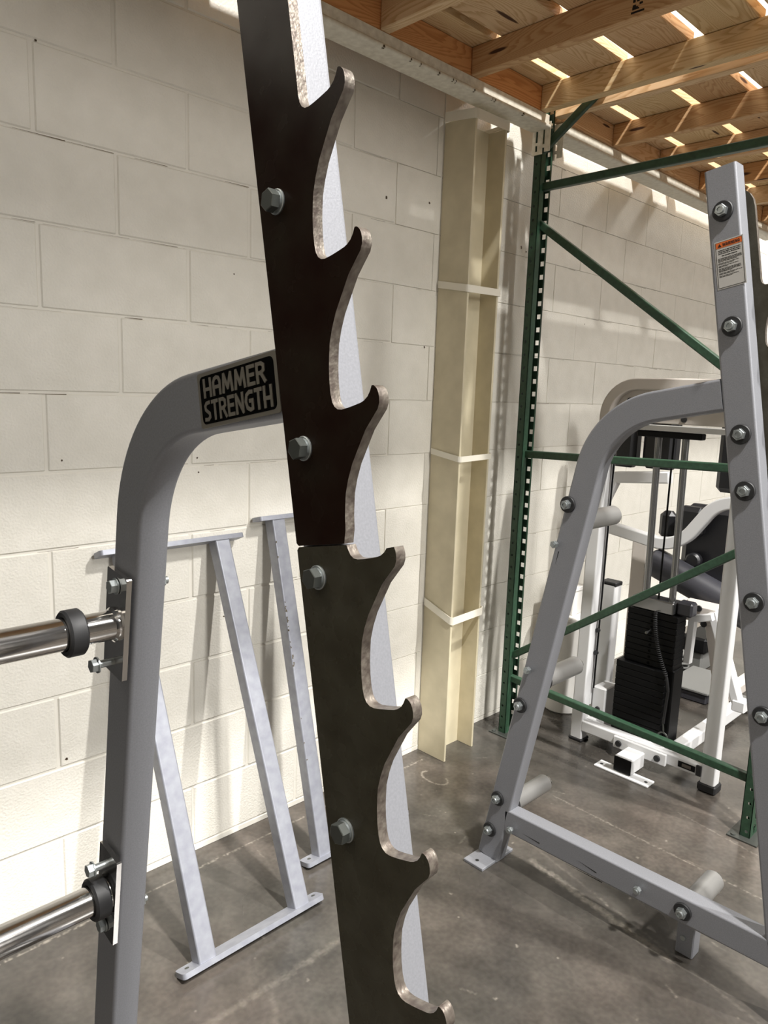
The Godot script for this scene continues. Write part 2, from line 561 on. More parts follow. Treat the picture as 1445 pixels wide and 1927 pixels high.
func build_shell() -> void:
	var st := begin()
	var a := Vector3(-6, 0, -0.2)
	var b := Vector3(9, 0, 14)
	for i in 1:
		var q := [Vector3(a.x, 0, a.z), Vector3(b.x, 0, a.z), Vector3(b.x, 0, b.z), Vector3(a.x, 0, b.z)]
		for k in [[0, 1, 2], [0, 2, 3]]:
			var tri_p: Array = [q[k[0]], q[k[1]], q[k[2]]]
			if (tri_p[2] - tri_p[0]).cross(tri_p[1] - tri_p[0]).y < 0:
				tri_p = [tri_p[0], tri_p[2], tri_p[1]]
			for p in tri_p:
				st.set_normal(Vector3.UP)
				st.set_uv(Vector2((p.x + 1.5) / 5.0, p.z / 5.0))
				st.add_vertex(p)
	for w in [[Vector3(a.x, -0.2, a.z), Vector3(b.x, -0.001, b.z)]]:
		box(st, w[0], w[1])
	struct("floor", st, M["concrete"])
	st = begin()
	box(st, Vector3(-6, 9.4, -0.2), Vector3(9, 9.6, 14))
	struct("ceiling", st, M["roof_deck"])
	st = begin()
	box(st, Vector3(-6.2, 0, -0.2), Vector3(-6, 9.4, 14))
	struct("wall_left", st, M["far_wall"])
	st = begin()
	box(st, Vector3(9, 0, -0.2), Vector3(9.2, 9.4, 14))
	struct("wall_right", st, M["plaster"])
	st = begin()
	box(st, Vector3(-6, 0, 14), Vector3(9, 9.4, 14.2))
	struct("wall_front", st, M["plaster"])
	# the block wall: mortar bed, plain paint beyond the part in view, single blocks where it can be seen
	st = begin()
	box(st, Vector3(-6, 0, -0.2), Vector3(9, 9.4, -0.004))
	box(st, Vector3(-6, 0, -0.01), Vector3(-1.6256, 9.4, 0.0))
	box(st, Vector3(5.0, 0, -0.01), Vector3(9, 9.4, 0.0))
	box(st, Vector3(-1.6256, 2.866, -0.01), Vector3(5.0, 9.4, 0.0))
	var wall := struct("wall_back", st, M["cream_mortar"])
	var ys := [0.0, 0.02, 0.223, 0.4297, 0.6355, 0.8375, 1.0388, 1.2415, 1.4435, 1.6472, 1.851, 2.0545, 2.258, 2.4604, 2.664, 2.866]
	for r in range(1, ys.size() - 1):
		var even := (r % 2) == 0     # courses whose joints fall on whole block lengths
		var x := -1.6256 + (0.0 if even else 0.2032)
		if not even:
			wall_block(wall, -1.6256, x, ys[r], ys[r + 1])
		while x < 4.95:
			var x2 := minf(x + 0.4064, 5.0)
			if x < 1.25 and x2 > 1.25:
				wall_block(wall, x, 1.246, ys[r], ys[r + 1])
				wall_block(wall, 1.252, x2, ys[r], ys[r + 1])
			else:
				wall_block(wall, x, x2, ys[r], ys[r + 1])
			x = x2
	st = begin()
	box(st, Vector3(-1.6256, 0.0, -0.02), Vector3(5.0, 0.018, -0.001), 0.001)
	obj("grout_bed", st, M["cream_mortar"], wall)
	# hairline cracks in the paint along the bed joints, broken up, and a few old drill holes
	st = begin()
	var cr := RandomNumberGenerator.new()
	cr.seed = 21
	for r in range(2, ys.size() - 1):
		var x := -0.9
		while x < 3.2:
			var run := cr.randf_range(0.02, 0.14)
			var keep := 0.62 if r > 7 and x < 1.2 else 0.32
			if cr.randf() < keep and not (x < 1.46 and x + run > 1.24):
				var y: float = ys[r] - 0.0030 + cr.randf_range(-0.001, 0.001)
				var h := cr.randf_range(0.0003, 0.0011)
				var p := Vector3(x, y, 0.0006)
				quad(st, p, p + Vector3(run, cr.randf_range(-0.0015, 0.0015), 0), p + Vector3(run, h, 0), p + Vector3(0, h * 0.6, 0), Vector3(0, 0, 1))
			x += run + cr.randf_range(0.0, 0.05)
	for q in WALL_MARKS:
		for k in 7:
			var pm: Vector3 = Vector3(q[0], q[1], 0.0007) + Vector3(cr.randf_range(-1, 1), cr.randf_range(-1, 1), 0) * q[2] * 0.6
			var w: float = cr.randf_range(0.3, 1.0) * q[2]
			quad(st, pm + Vector3(-w, 0, 0), pm + Vector3(0, -w * 0.7, 0), pm + Vector3(w * 0.8, 0, 0), pm + Vector3(0, w, 0), Vector3(0, 0, 1))
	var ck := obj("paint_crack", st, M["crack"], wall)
	ck.set_meta("kind", "stuff")

func wall_block(wall: Node3D, x0: float, x1: float, y0: float, y1: float) -> void:
	var near := x0 < 0.75
	var g := 0.0038 if near else 0.0013
	var dz := rng.randf_range(-0.0007, 0.0004)
	var st := begin()
	var ox := rng.randf_range(-0.0015, 0.0015)
	box(st, Vector3(x0 + g + ox, y0 + g * 0.8, -0.012), Vector3(x1 - g + ox, y1 - g * 0.8, dz), 0.0030 if near else 0.0009)
	obj("concrete_block", st, M["cream_block"], wall)

func build_column() -> void:
	var t := thing("steel_column", "cream painted steel H column standing against the block wall, bound with flat bands", "column", Vector3(1.35, 0, 0.0))
	var st := begin()
	box(st, Vector3(1.252, 0, 0.001), Vector3(1.262, 2.445, 0.146), 0.0015)
	obj("flange", st, M["column_paint"], t)
	st = begin()
	box(st, Vector3(1.440, 0, 0.001), Vector3(1.450, 2.445, 0.135), 0.0015)
	obj("flange", st, M["column_paint"], t)
	st = begin()
	box(st, Vector3(1.262, 0, 0.045), Vector3(1.440, 2.445, 0.055))
	obj("web", st, M["column_paint"], t)
	for k in 4:
		var y: float = [2.447, 1.853, 1.228, 0.592][k]
		var h: float = [0.033, 0.026, 0.022, 0.030][k]
		var drop: float = [0.0, -0.012, -0.012, -0.04][k]
		st = begin()
		var zf := 0.152
		var p := fillet([Vector3(1.2475, y + 0.5 * h - drop * 0.9, 0.006), Vector3(1.2475, y, zf), Vector3(1.456, y + 0.006, zf - 0.008), Vector3(1.456, y - drop, 0.02)], 0.012, 4)
		for i in p.size() - 1:
			var d: Vector3 = (p[i + 1] - p[i])
			var n := d.cross(Vector3.UP).normalized()
			var up := Vector3(0, h / 2, 0)
			for s in [-1.0, 1.0]:
				quad(st, p[i] - up + n * 0.0015 * s, p[i] + up + n * 0.0015 * s, p[i + 1] + up + n * 0.0015 * s, p[i + 1] - up + n * 0.0015 * s, n * s)
				quad(st, p[i] + up * s - n * 0.0015, p[i] + up * s + n * 0.0015, p[i + 1] + up * s + n * 0.0015, p[i + 1] + up * s - n * 0.0015, Vector3(0, s, 0))
		obj("band", st, M["strap_paint"], t)

# ---------------------------------------------------------------- pallet rack
# a strip with a row of holes: o corner, u across, v up, thickness along w
func punched(st: SurfaceTool, o: Vector3, u: Vector3, v: Vector3, w: Vector3, width: float, y0: float, y1: float, pitch: float, hole: PackedVector2Array, hx: float, th: float) -> void:
	var n := int((y1 - y0) / pitch)
	for k in n:
		var yb := y0 + k * pitch
		var cy := yb + pitch / 2
		var left := PackedVector2Array([Vector2(0, yb), Vector2(hx, yb)])
		var right := PackedVector2Array([Vector2(width, yb + pitch), Vector2(hx, yb + pitch)])
		# hole outline runs from its lowest point up the left side to the top, then down the right
		var half := hole.size() / 2
		for i in half + 1:
			left.append(Vector2(hx - absf(hole[i].x), cy + hole[i].y))
		left.append(Vector2(hx, yb + pitch))
		left.append(Vector2(0, yb + pitch))
		for i in range(half, -1, -1):
			right.append(Vector2(hx + absf(hole[i].x), cy + hole[i].y))
		right.append(Vector2(hx, yb))
		right.append(Vector2(width, yb))
		plate(st, st, o, u, v, w, th, left, 0.0)
		plate(st, st, o, u, v, w, th, right, 0.0)
	if y0 + n * pitch < y1:
		plate(st, st, o, u, v, w, th, PackedVector2Array([Vector2(0, y0 + n * pitch), Vector2(width, y0 + n * pitch), Vector2(width, y1), Vector2(0, y1)]), 0.0)

func rack_post(t: Node3D, zw: float, zo: float, top: float) -> void:
	# web (slotted) at zw, open side towards zo
	var x0 := 1.64
	var x1 := 1.716
	var s := signf(zo - zw)
	var th := 0.0022
	var tear := PackedVector2Array([Vector2(0, -0.018), Vector2(-0.004, -0.014), Vector2(-0.0055, -0.002), Vector2(-0.009, 0.004), Vector2(-0.009, 0.011), Vector2(-0.005, 0.017), Vector2(0, 0.018)])
	var full := tear.duplicate()
	for i in range(tear.size() - 1, 0, -1):
		full.append(Vector2(-tear[i].x, tear[i].y))
	var small := PackedVector2Array([Vector2(0, -0.0055), Vector2(-0.004, -0.004), Vector2(-0.0055, 0), Vector2(-0.004, 0.004), Vector2(0, 0.0055), Vector2(0.004, 0.004), Vector2(0.0055, 0), Vector2(0.004, -0.004)])
	var square := PackedVector2Array([Vector2(0, -0.0095), Vector2(-0.0085, -0.0095), Vector2(-0.0085, 0.0), Vector2(-0.0085, 0.0095), Vector2(0, 0.0095), Vector2(0.0085, 0.0095), Vector2(0.0085, 0), Vector2(0.0085, -0.0095)])
	var post := Node3D.new()
	post.name = "post"
	t.add_child(post, true)
	var st := begin()
	punched(st, Vector3(x0, 0, zw), Vector3.RIGHT, Vector3.UP, Vector3(0, 0, s), x1 - x0, 0.0, top, 0.052, full, 0.038, th)
	obj("slotted_web", st, M["rack_green"], post)
	st = begin()
	punched(st, Vector3(x0, 0, zw), Vector3(0, 0, s), Vector3.UP, Vector3.RIGHT, absf(zo - zw), 0.0, top, 0.052, small, 0.013, th)
	obj("flange", st, M["rack_green"], post)
	st = begin()
	punched(st, Vector3(x1, 0, zw), Vector3(0, 0, s), Vector3.UP, Vector3.LEFT, absf(zo - zw), 0.0, top, 0.052, square, 0.019, th)
	obj("flange", st, M["rack_green"], post)
	st = begin()
	box(st, Vector3(x0, 0, minf(zo, zo - s * th)), Vector3(x0 + 0.030, top, maxf(zo, zo - s * th)), 0.0)
	obj("lip", st, M["rack_green"], post)
	st = begin()
	box(st, Vector3(x1 - 0.009, 0, minf(zo, zo - s * th)), Vector3(x1, top, maxf(zo, zo - s * th)), 0.0)
	obj("lip", st, M["rack_green"], post)
	st = begin()
	var zc := (zw + zo) / 2
	box(st, Vector3(1.612, 0, zc - 0.05), Vector3(1.745, 0.006, zc + 0.05), 0.001)
	obj("foot_plate", st, M["zinc_dark"], post)
	st = begin()
	disc(st, Vector3(1.625, 0.006, zc - 0.032), Vector3.UP, 0.008, 0.005, 10)
	obj("anchor_bolt", st, M["zinc_dark"], post)

func build_pallet_rack() -> void:
	var t := thing("pallet_rack", "green pallet rack frame with slotted posts, diagonal braces and cream beams carrying the timber decks", "pallet rack", Vector3(1.678, 0, 0.66))
	rack_post(t, 0.126, 0.160, 2.60)
	rack_post(t, 1.19, 1.156, 2.52)
	var x := 1.672
	var pr := rrect(0.028, 0.030, 0.005, 2)
	for b in [[0.150, 2.284, 1.166, 2.290], [0.150, 1.235, 1.166, 1.262], [0.150, 0.255, 1.166, 0.205], [0.150, 2.148, 1.166, 1.42], [0.160, 0.362, 1.166, 1.067], [0.150, 2.412, 0.42, 2.60]]:
		x = 1.6545 if b[1] > 2.4 else 1.672
		var st := begin()
		sweep(st, [Vector3(x, b[1], b[0]), Vector3(x, b[3], b[2])], Vector3.RIGHT, pr if x > 1.66 else rrect(0.020, 0.030, 0.004, 2))
		obj("brace", st, M["rack_green"], t)
	# beams (step profile) with their connector plates
	for bay in [[-0.80, 1.632, 0.0], [1.724, 4.16, -0.004]]:
		for zz in [[0.115, 1.0], [1.20, -1.0]]:
			var st := begin()
			var y: float = 2.483 + bay[2]
			var s: float = zz[1]
			var z0: float = zz[0]
			var out := PackedVector2Array([Vector2(0, 0), Vector2(0.080, 0), Vector2(0.084, 0.004), Vector2(0.084, 0.010), Vector2(0.080, 0.014), Vector2(0.076, 0.015), Vector2(0.076, 0.047), Vector2(0, 0.047)])
			plate(st, st, Vector3(bay[0], y, z0), Vector3(0, 0, s), Vector3.UP, Vector3.RIGHT, bay[1] - bay[0], out, 0.9)
			obj("beam", st, M["rack_cream"], t)
			for e in [0, 1]:
				if (e == 0 and bay[0] < 0) or (e == 1 and bay[1] > 4):
					continue
				var px: float = bay[1] if e == 1 else bay[0]
				var dx := 0.004 if e == 1 else -0.004
				st = begin()
				var zc: float = z0 + s * 0.004
				# connector plate with two slots and two round holes, cut from strips
				for seg in [[0.0, 0.014, 0.0, 0.112], [0.014, 0.024, 0.086, 0.112], [0.014, 0.024, 0.034, 0.044], [0.014, 0.024, 0.0, 0.012], [0.024, 0.046, 0.0, 0.112], [0.046, 0.056, 0.098, 0.112], [0.046, 0.056, 0.022, 0.034], [0.056, 0.080, 0.006, 0.112]]:
					box(st, Vector3(minf(px, px + dx), y - 0.086 + seg[2], minf(zc + s * seg[0], zc + s * seg[1])), Vector3(maxf(px, px + dx), y - 0.086 + seg[3], maxf(zc + s * seg[0], zc + s * seg[1])), 0.0)
				obj("beam_connector", st, M["rack_cream"], t)

	# paint knocked off the lower lip of the left beam
	var cp := begin()
	for q in [[0.74, 0.010], [0.86, 0.006], [0.905, 0.004], [0.99, 0.008], [1.06, 0.005], [1.075, 0.004], [1.17, 0.007], [1.27, 0.004], [1.285, 0.006], [1.45, 0.012]]:
		quad(cp, Vector3(q[0], 2.484, 0.1996), Vector3(q[0] + q[1], 2.4845, 0.1996), Vector3(q[0] + q[1] * 0.8, 2.492, 0.1996), Vector3(q[0] + q[1] * 0.1, 2.490, 0.1996), Vector3(0, 0, 1))
		quad(cp, Vector3(q[0], 2.4826, 0.190), Vector3(q[0] + q[1], 2.4826, 0.192), Vector3(q[0] + q[1] * 0.8, 2.4826, 0.198), Vector3(q[0], 2.4826, 0.198), Vector3.DOWN)
	var chips := obj("paint_chips", cp, M["chip"], t)
	chips.set_meta("kind", "stuff")

# ---------------------------------------------------------------- timber decks
func lumber(t: Node3D, called: String, lo: Vector3, hi: Vector3, along_z: bool, m: Material) -> MeshInstance3D:
	var o := MeshInstance3D.new()
	o.name = called
	var keep := org
	org = Vector3.ZERO
	var st := begin()
	var d := hi - lo
	var h := Vector3(d.z, d.y, d.x) * 0.5 if along_z else d * 0.5
	box(st, -h, h, 0.003)
	o.mesh = st.commit()
	org = keep
	o.material_override = m
	t.add_child(o, true)
	o.position = (lo + hi) * 0.5 - org
	if along_z:
		o.rotation.y = PI / 2 if rng.randf() < 0.5 else -PI / 2
	return o

func build_decks() -> void:
	var yb := 2.531
	var yt := 2.619
	var zs := [[0.125, 0.272], [0.303, 0.512], [0.550, 0.743], [0.788, 0.962], [1.000, 1.190]]
	var zs2 := [[0.125, 0.268], [0.300, 0.520], [0.552, 0.735], [0.780, 0.962], [1.000, 1.190]]
	var left := thing("timber_deck", "timber deck of joists and gapped boards left of the green rack post", "deck", Vector3(0.4, yb, 0.66))
	for i in 6:
		var x: float = [-0.78, -0.105, 0.315, 0.735, 1.160, 1.572][i]
		lumber(left, "joist", Vector3(x, yb, 0.19), Vector3(x + 0.039, yt, 1.19), true, M["lumber%d" % [0, 1, 3, 0, 2, 3][i]])
	lumber(left, "rim_board", Vector3(-0.80, yb, 0.152), Vector3(1.612, yt, 0.189), false, M["lumber_orange"])
	lumber(left, "rim_board", Vector3(-0.80, yb, 1.191), Vector3(1.612, yt, 1.228), false, M["lumber1"])
	for i in 5:
		lumber(left, "deck_board", Vector3(-0.80, yt + 0.001, zs[i][0]), Vector3(1.612, yt + 0.036, zs[i][1]), false, M["lumber%d" % [3, 0, 1, 3, 0][i]])
	# board added over the slit by the wall to keep lamp light out
	lumber(left, "deck_board", Vector3(0.37, yt + 0.001, 0.012), Vector3(1.475, yt + 0.036, 0.118), false, M["lumber1"])
	# grade stamp printed on a joist
	var st := begin()
	for q in [[0.766, 2.5425, 0.806, 2.548], [0.769, 2.552, 0.790, 2.556], [0.769, 2.556, 0.786, 2.560], [0.770, 2.560, 0.780, 2.565], [0.790, 2.562, 0.800, 2.568], [0.770, 2.571, 0.778, 2.579], [0.782, 2.571, 0.790, 2.579], [0.795, 2.573, 0.801, 2.585]]:
		quad(st, Vector3(1.1595, q[1], q[0]), Vector3(1.1595, q[3], q[0]), Vector3(1.1595, q[3], q[2]), Vector3(1.1595, q[1], q[2]), Vector3.LEFT)
	obj("grade_stamp", st, M["stamp_ink"], left)
	lumber(left, "deck_board", Vector3(-0.80, yt + 0.001, 0.012), Vector3(0.26, yt + 0.036, 0.118), false, M["lumber1"])  # second board added over the slit, narrowing the light on the wall
	var crate := thing("added_crate", "long unseen crate added on the timber decks along their front edge to block lamp light", "crate", Vector3(2.5, yt + 0.057, 1.16))  # unseen crate, added to stop slanting lamp light at the deck gaps
	lumber(crate, "crate_base", Vector3(1.0, yt + 0.0565, 1.080), Vector3(4.10, yt + 0.10, 1.185), false, M["lumber2"])
	for k in 4:
		lumber(crate, "crate_board", Vector3(1.0, yt + 0.101 + k * 0.112, 1.085), Vector3(4.10, yt + 0.209 + k * 0.112, 1.18), false, M["lumber%d" % (k % 3)])
	var ply := thing("plywood_sheet", "plywood sheet lying on the left timber deck, showing pale between its boards", "plywood", Vector3(0.2, yt + 0.037, 0.66))
	lumber(ply, "sheet", Vector3(-0.80, yt + 0.0375, 0.13), Vector3(1.19, yt + 0.0555, 1.20), false, M["lumber3"])
	var right := thing("timber_deck", "timber deck of joists and gapped boards right of the green rack post", "deck", Vector3(2.9, yb, 0.66))
	for i in 7:
		var x: float = [1.668, 2.108, 2.540, 2.980, 3.420, 3.860, 4.12][i]
		lumber(right, "joist", Vector3(x, yb, 0.19), Vector3(x + 0.039, yt, 1.19), true, M["lumber%d" % [0, 2, 1, 4, 0, 2, 1][i]])
	lumber(right, "rim_board", Vector3(1.720, yb, 0.152), Vector3(4.16, yt, 0.189), false, M["lumber1"])
	lumber(right, "rim_board", Vector3(1.668, yb, 1.191), Vector3(4.16, yt, 1.228), false, M["lumber2"])
	for i in 5:
		lumber(right, "deck_board", Vector3(1.668, yt + 0.001, zs2[i][0]), Vector3(4.16, yt + 0.036, zs2[i][1]), false, M["lumber%d" % [0, 3, 2, 0, 1][i]])
	for q in [[1.68, 1.98], [2.60, 2.80], [2.97, 3.06]]:  # short boards added over the slit to break up its light
		lumber(right, "deck_board", Vector3(q[0], yt + 0.001, 0.012), Vector3(q[1], yt + 0.036, 0.118), false, M["lumber1"])

# ---------------------------------------------------------------- squat rack
# profile of a side frame in (z, y); x0 is the bolted (plate) face, dx the direction from it to the other face
func hook_outline(bottom: float, top: float, valleys: Array, square_top: bool) -> PackedVector2Array:
	var per := [Vector2(0.1054, 0.1114), Vector2(0.0913, 0.1003), Vector2(0.0776, 0.0924), Vector2(0.0645, 0.0867), Vector2(0.052, 0.0838), Vector2(0.042, 0.0819), Vector2(0.029, 0.0804), Vector2(0.0170, 0.0802), Vector2(0.0095, 0.0812), Vector2(0.0045, 0.0838), Vector2(0.0013, 0.0880), Vector2(0.0002, 0.0935), Vector2(0.0004, 0.1020), Vector2(0.0010, 0.1100), Vector2(0.0022, 0.1215), Vector2(0.0035, 0.1262), Vector2(0.0062, 0.1312), Vector2(0.0100, 0.1349), Vector2(0.0152, 0.1383), Vector2(0.0150, 0.1405), Vector2(0.0133, 0.1429), Vector2(0.0108, 0.1448), Vector2(0.0072, 0.1461), Vector2(0.0030, 0.1465), Vector2(-0.0020, 0.1458), Vector2(-0.0070, 0.1430), Vector2(-0.0145, 0.1342), Vector2(-0.0237, 0.1235)]
	var out := PackedVector2Array()     # (t, s)
	if square_top:
		out.append(Vector2(0.0, top))
		out.append(Vector2(0.050, top))
		for k in 5:
			var a := PI / 2 * k / 4.0
			out.append(Vector2(0.050 + 0.030 * sin(a), top - 0.045 + 0.045 * cos(a)))
	else:
		out.append(Vector2(0.003, top))
		out.append(Vector2(0.0795, top))
	var first := true
	for v in valleys:
		for q in per:
			var s: float = v + q.x
			if s > top - (0.05 if square_top else 0.002) or s < bottom + 0.002:
				continue
			if first and square_top and q.y > 0.0812 and q.x > 0.02:
				continue
			out.append(Vector2(q.y, s))
		first = false
	out.append(Vector2(out[out.size() - 1].x - 0.004, bottom))
	out.append(Vector2(0.003, bottom))
	out.append(Vector2(0.0, bottom + 0.003))
	if not square_top:
		out.append(Vector2(0.0, top - 0.003))
	return out

func side_frame(t: Node3D, xo: float, dx: float, tilt: float, z0: float, leg: Array, arch: Array, near: bool) -> void:
	# xo: outer tube face; dx: direction from the outer to the inner face
	var W := 0.050
	var xc := xo + dx * W / 2
	var ax := Vector3(0, cos(tilt), -sin(tilt))
	var tx := Vector3(0, sin(tilt), cos(tilt))
	var o := Vector3(xo, 0, z0)
	var pr := rrect(W, 0.072, 0.006, 3)
	var st := begin()
	var mid := Vector3(xc, 0, z0) + tx * 0.028
	var s_top := 2.035 if not near else 2.06
	sweep(st, [mid + ax * 0.012, mid + ax * s_top], Vector3.RIGHT, pr)
	obj("upright", st, M["rack_silver"], t)
	# bent rear leg
	var foot := Vector3(xc, 0.010, leg[0] + leg[1] * 0.010)
	var corner := Vector3(xc, arch[2], arch[3])
	var end := Vector3(xc, arch[0] + arch[1] * (arch[4] - arch[5]), arch[4])
	st = begin()
	sweep(st, fillet([foot, corner, end], 0.215, 18), Vector3.RIGHT, rrect(W, 0.076, 0.007, 3))
	obj("bent_leg", st, M["rack_silver"], t)
	# base tube
	st = begin()
	var zb: float = leg[0] + leg[1] * 0.165 + 0.03
	sweep(st, [Vector3(xc, 0.162, zb), Vector3(xc, 0.176, z0 - 0.17 * sin(tilt) + 0.0)], Vector3.RIGHT, rrect(W, 0.074, 0.006, 3))
	obj("base_tube", st, M["rack_silver"], t)
	# foot plates
	st = begin()
	box(st, Vector3(minf(xo + dx * 0.116, xo - dx * 0.045), 0, leg[0] - 0.04), Vector3(maxf(xo + dx * 0.116, xo - dx * 0.045), 0.010, leg[0] + 0.036), 0.0015)
	obj("foot_plate", st, M["rack_silver"], t)
	st = begin()
	disc(st, Vector3(xo + dx * 0.092, 0.0095, leg[0] - 0.004), Vector3.UP, 0.006, 0.001, 12)
	obj("bolt_hole", st, M["rubber"], t)
	st = begin()
	box(st, Vector3(minf(xo + dx * 0.116, xo - dx * 0.045), 0, z0 - 0.01), Vector3(maxf(xo + dx * 0.116, xo - dx * 0.045), 0.010, z0 + 0.066), 0.0015)
	obj("foot_plate", st, M["rack_silver"], t)
	# hook plates
	var vs := []
	for k in 8:
		vs.append(1.7574 - 0.1443 * k)
	var split := 1.3395
	var px := o - Vector3(dx * 0.012, 0, 0)
	for k in 2:
		var lo: float = [split + 0.0008, 0.66][k]
		var hi: float = [1.985, split - 0.0008][k]
		var fs := begin()
		var es := begin()
		plate(fs, es, px, tx, ax, Vector3(dx, 0, 0), 0.012, hook_outline(lo, hi, vs, k == 0), 0.7)
		var m: Material = M["hot_steel"] if k == 0 else M["hot_steel_green"]
		if not near:
			m = M["hot_steel_green"]
		var pl := obj("hook_plate", fs, m, t)
		pl.set_meta("label", "dark brown steel hook plate" if k == 0 else "dark green-grey steel hook plate")
		var ed := obj("cut_edge", es, M["cut_edge"], pl)
		ed.set_meta("label", "bare grey cut edge of the hook plate")
	# bolts through upright and plate
	var rows := [1.955, 1.690, 1.4394, 1.3072, 1.0454, 0.775]
	for s in rows:
		var tt := 0.0300
		if near:
			var p: Vector3 = px + ax * s + tx * tt
			bolt(t, p, Vector3(-dx, 0, 0), 0.0113, 0.009, 0.0128)
		else:
			var p2: Vector3 = Vector3(xo + dx * W, 0, z0) + ax * (s * 0.992 - 0.005) + tx * 0.0285
			washer_nut(t, p2, Vector3(dx, 0, 0))
			bolt(t, px + ax * s + tx * tt, Vector3(-dx, 0, 0), 0.0113, 0.009, 0.0128)

func bolt(t: Node3D, at: Vector3, axis: Vector3, r: float, h: float, wr: float) -> void:
	var st := begin()
	hex_head(st, at + axis * 0.004, axis, r, h)
	var b := obj("hex_bolt", st, M["zinc_dark"], t)
	st = begin()
	disc(st, at, axis, wr, 0.002, 24)
	lathe(st, at + axis * 0.002, axis, [Vector2(0, wr * 0.82), Vector2(0.0022, wr * 0.82), Vector2(0.0022, 0)], 20)
	obj("washer", st, M["zinc"], b)

func washer_nut(t: Node3D, at: Vector3, axis: Vector3) -> void:
	var st := begin()
	disc(st, at, axis, 0.0232, 0.006, 28)
	var w := obj("rubber_washer", st, M["rubber"], t)
	st = begin()
	hex_head(st, at + axis * 0.006, axis, 0.0138, 0.012)
	lathe(st, at + axis * 0.018, axis, [Vector2(0, 0.0095), Vector2(0.005, 0.0085), Vector2(0.005, 0.0055), Vector2(0.002, 0.0055), Vector2(0.002, 0.0)], 16)
	obj("nut", st, M["zinc"], w)

# a plate-loading peg: at = centre on the tube face, out = outward direction, lean = direction along the plate
func peg(t: Node3D, at: Vector3, out: Vector3, lean: Vector3, length: float, ring_at: float, loose_low: bool, gap := 0.006, sr := 0.0240, sm := "chrome") -> void:
	var st := begin()
	var w := lean.cross(out).normalized()
	var f := at + out * gap
	lathe(st, f + out * 0.008, out, [Vector2(0, 0.027), Vector2(0.004, 0.0265), Vector2(0.007, 0.0225), Vector2(length - 0.004, 0.0225), Vector2(length, 0.0205), Vector2(length, 0.018), Vector2(length - 0.03, 0.018), Vector2(length - 0.03, 0)], 32)
	var p := obj("weight_peg", st, M["chrome"], t)
	st = begin()
	lathe(st, f + out * (ring_at + 0.012), out, [Vector2(0, 0.0225), Vector2(0, sr), Vector2(length - ring_at - 0.02, sr), Vector2(length - ring_at - 0.016, 0.0225)], 32)
	obj("sleeve", st, M[sm], p)
	st = begin()
	plate(st, st, f, w, lean, out, 0.008, PackedVector2Array([Vector2(-0.030, -0.083), Vector2(0.030, -0.083), Vector2(0.032, -0.081), Vector2(0.032, 0.081), Vector2(0.030, 0.083), Vector2(-0.030, 0.083), Vector2(-0.032, 0.081), Vector2(-0.032, -0.081)]), 0.0)
	obj("mounting_plate", st, M["chrome"], p)
	st = begin()
	var r := 0.0345
	lathe(st, f + out * ring_at, out, [Vector2(-0.013, 0.024), Vector2(-0.013, r - 0.003), Vector2(-0.010, r), Vector2(0.010, r), Vector2(0.013, r - 0.003), Vector2(0.013, 0.026), Vector2(0.009, 0.0235)], 36)
	obj("rubber_ring", st, M["rubber"], p)
	for k in 2:
		var s := 1.0 if k == 0 else -1.0
		var is_loose := (k == 1) == loose_low
		var c := f + out * 0.008 + lean * 0.062 * s
		var reach := 0.026 if is_loose else 0.003
		st = begin()
		lathe(st, c, out, [Vector2(0, 0.006), Vector2(reach, 0.006)], 14)
		lathe(st, c + out * reach, out, [Vector2(-0.002, 0), Vector2(-0.002, 0.0125), Vector2(0, 0.0125), Vector2(0.0, 0)], 20)
		hex_head(st, c + out * reach, out, 0.0105, 0.009)
		obj("hex_bolt", st, M["zinc"], p)

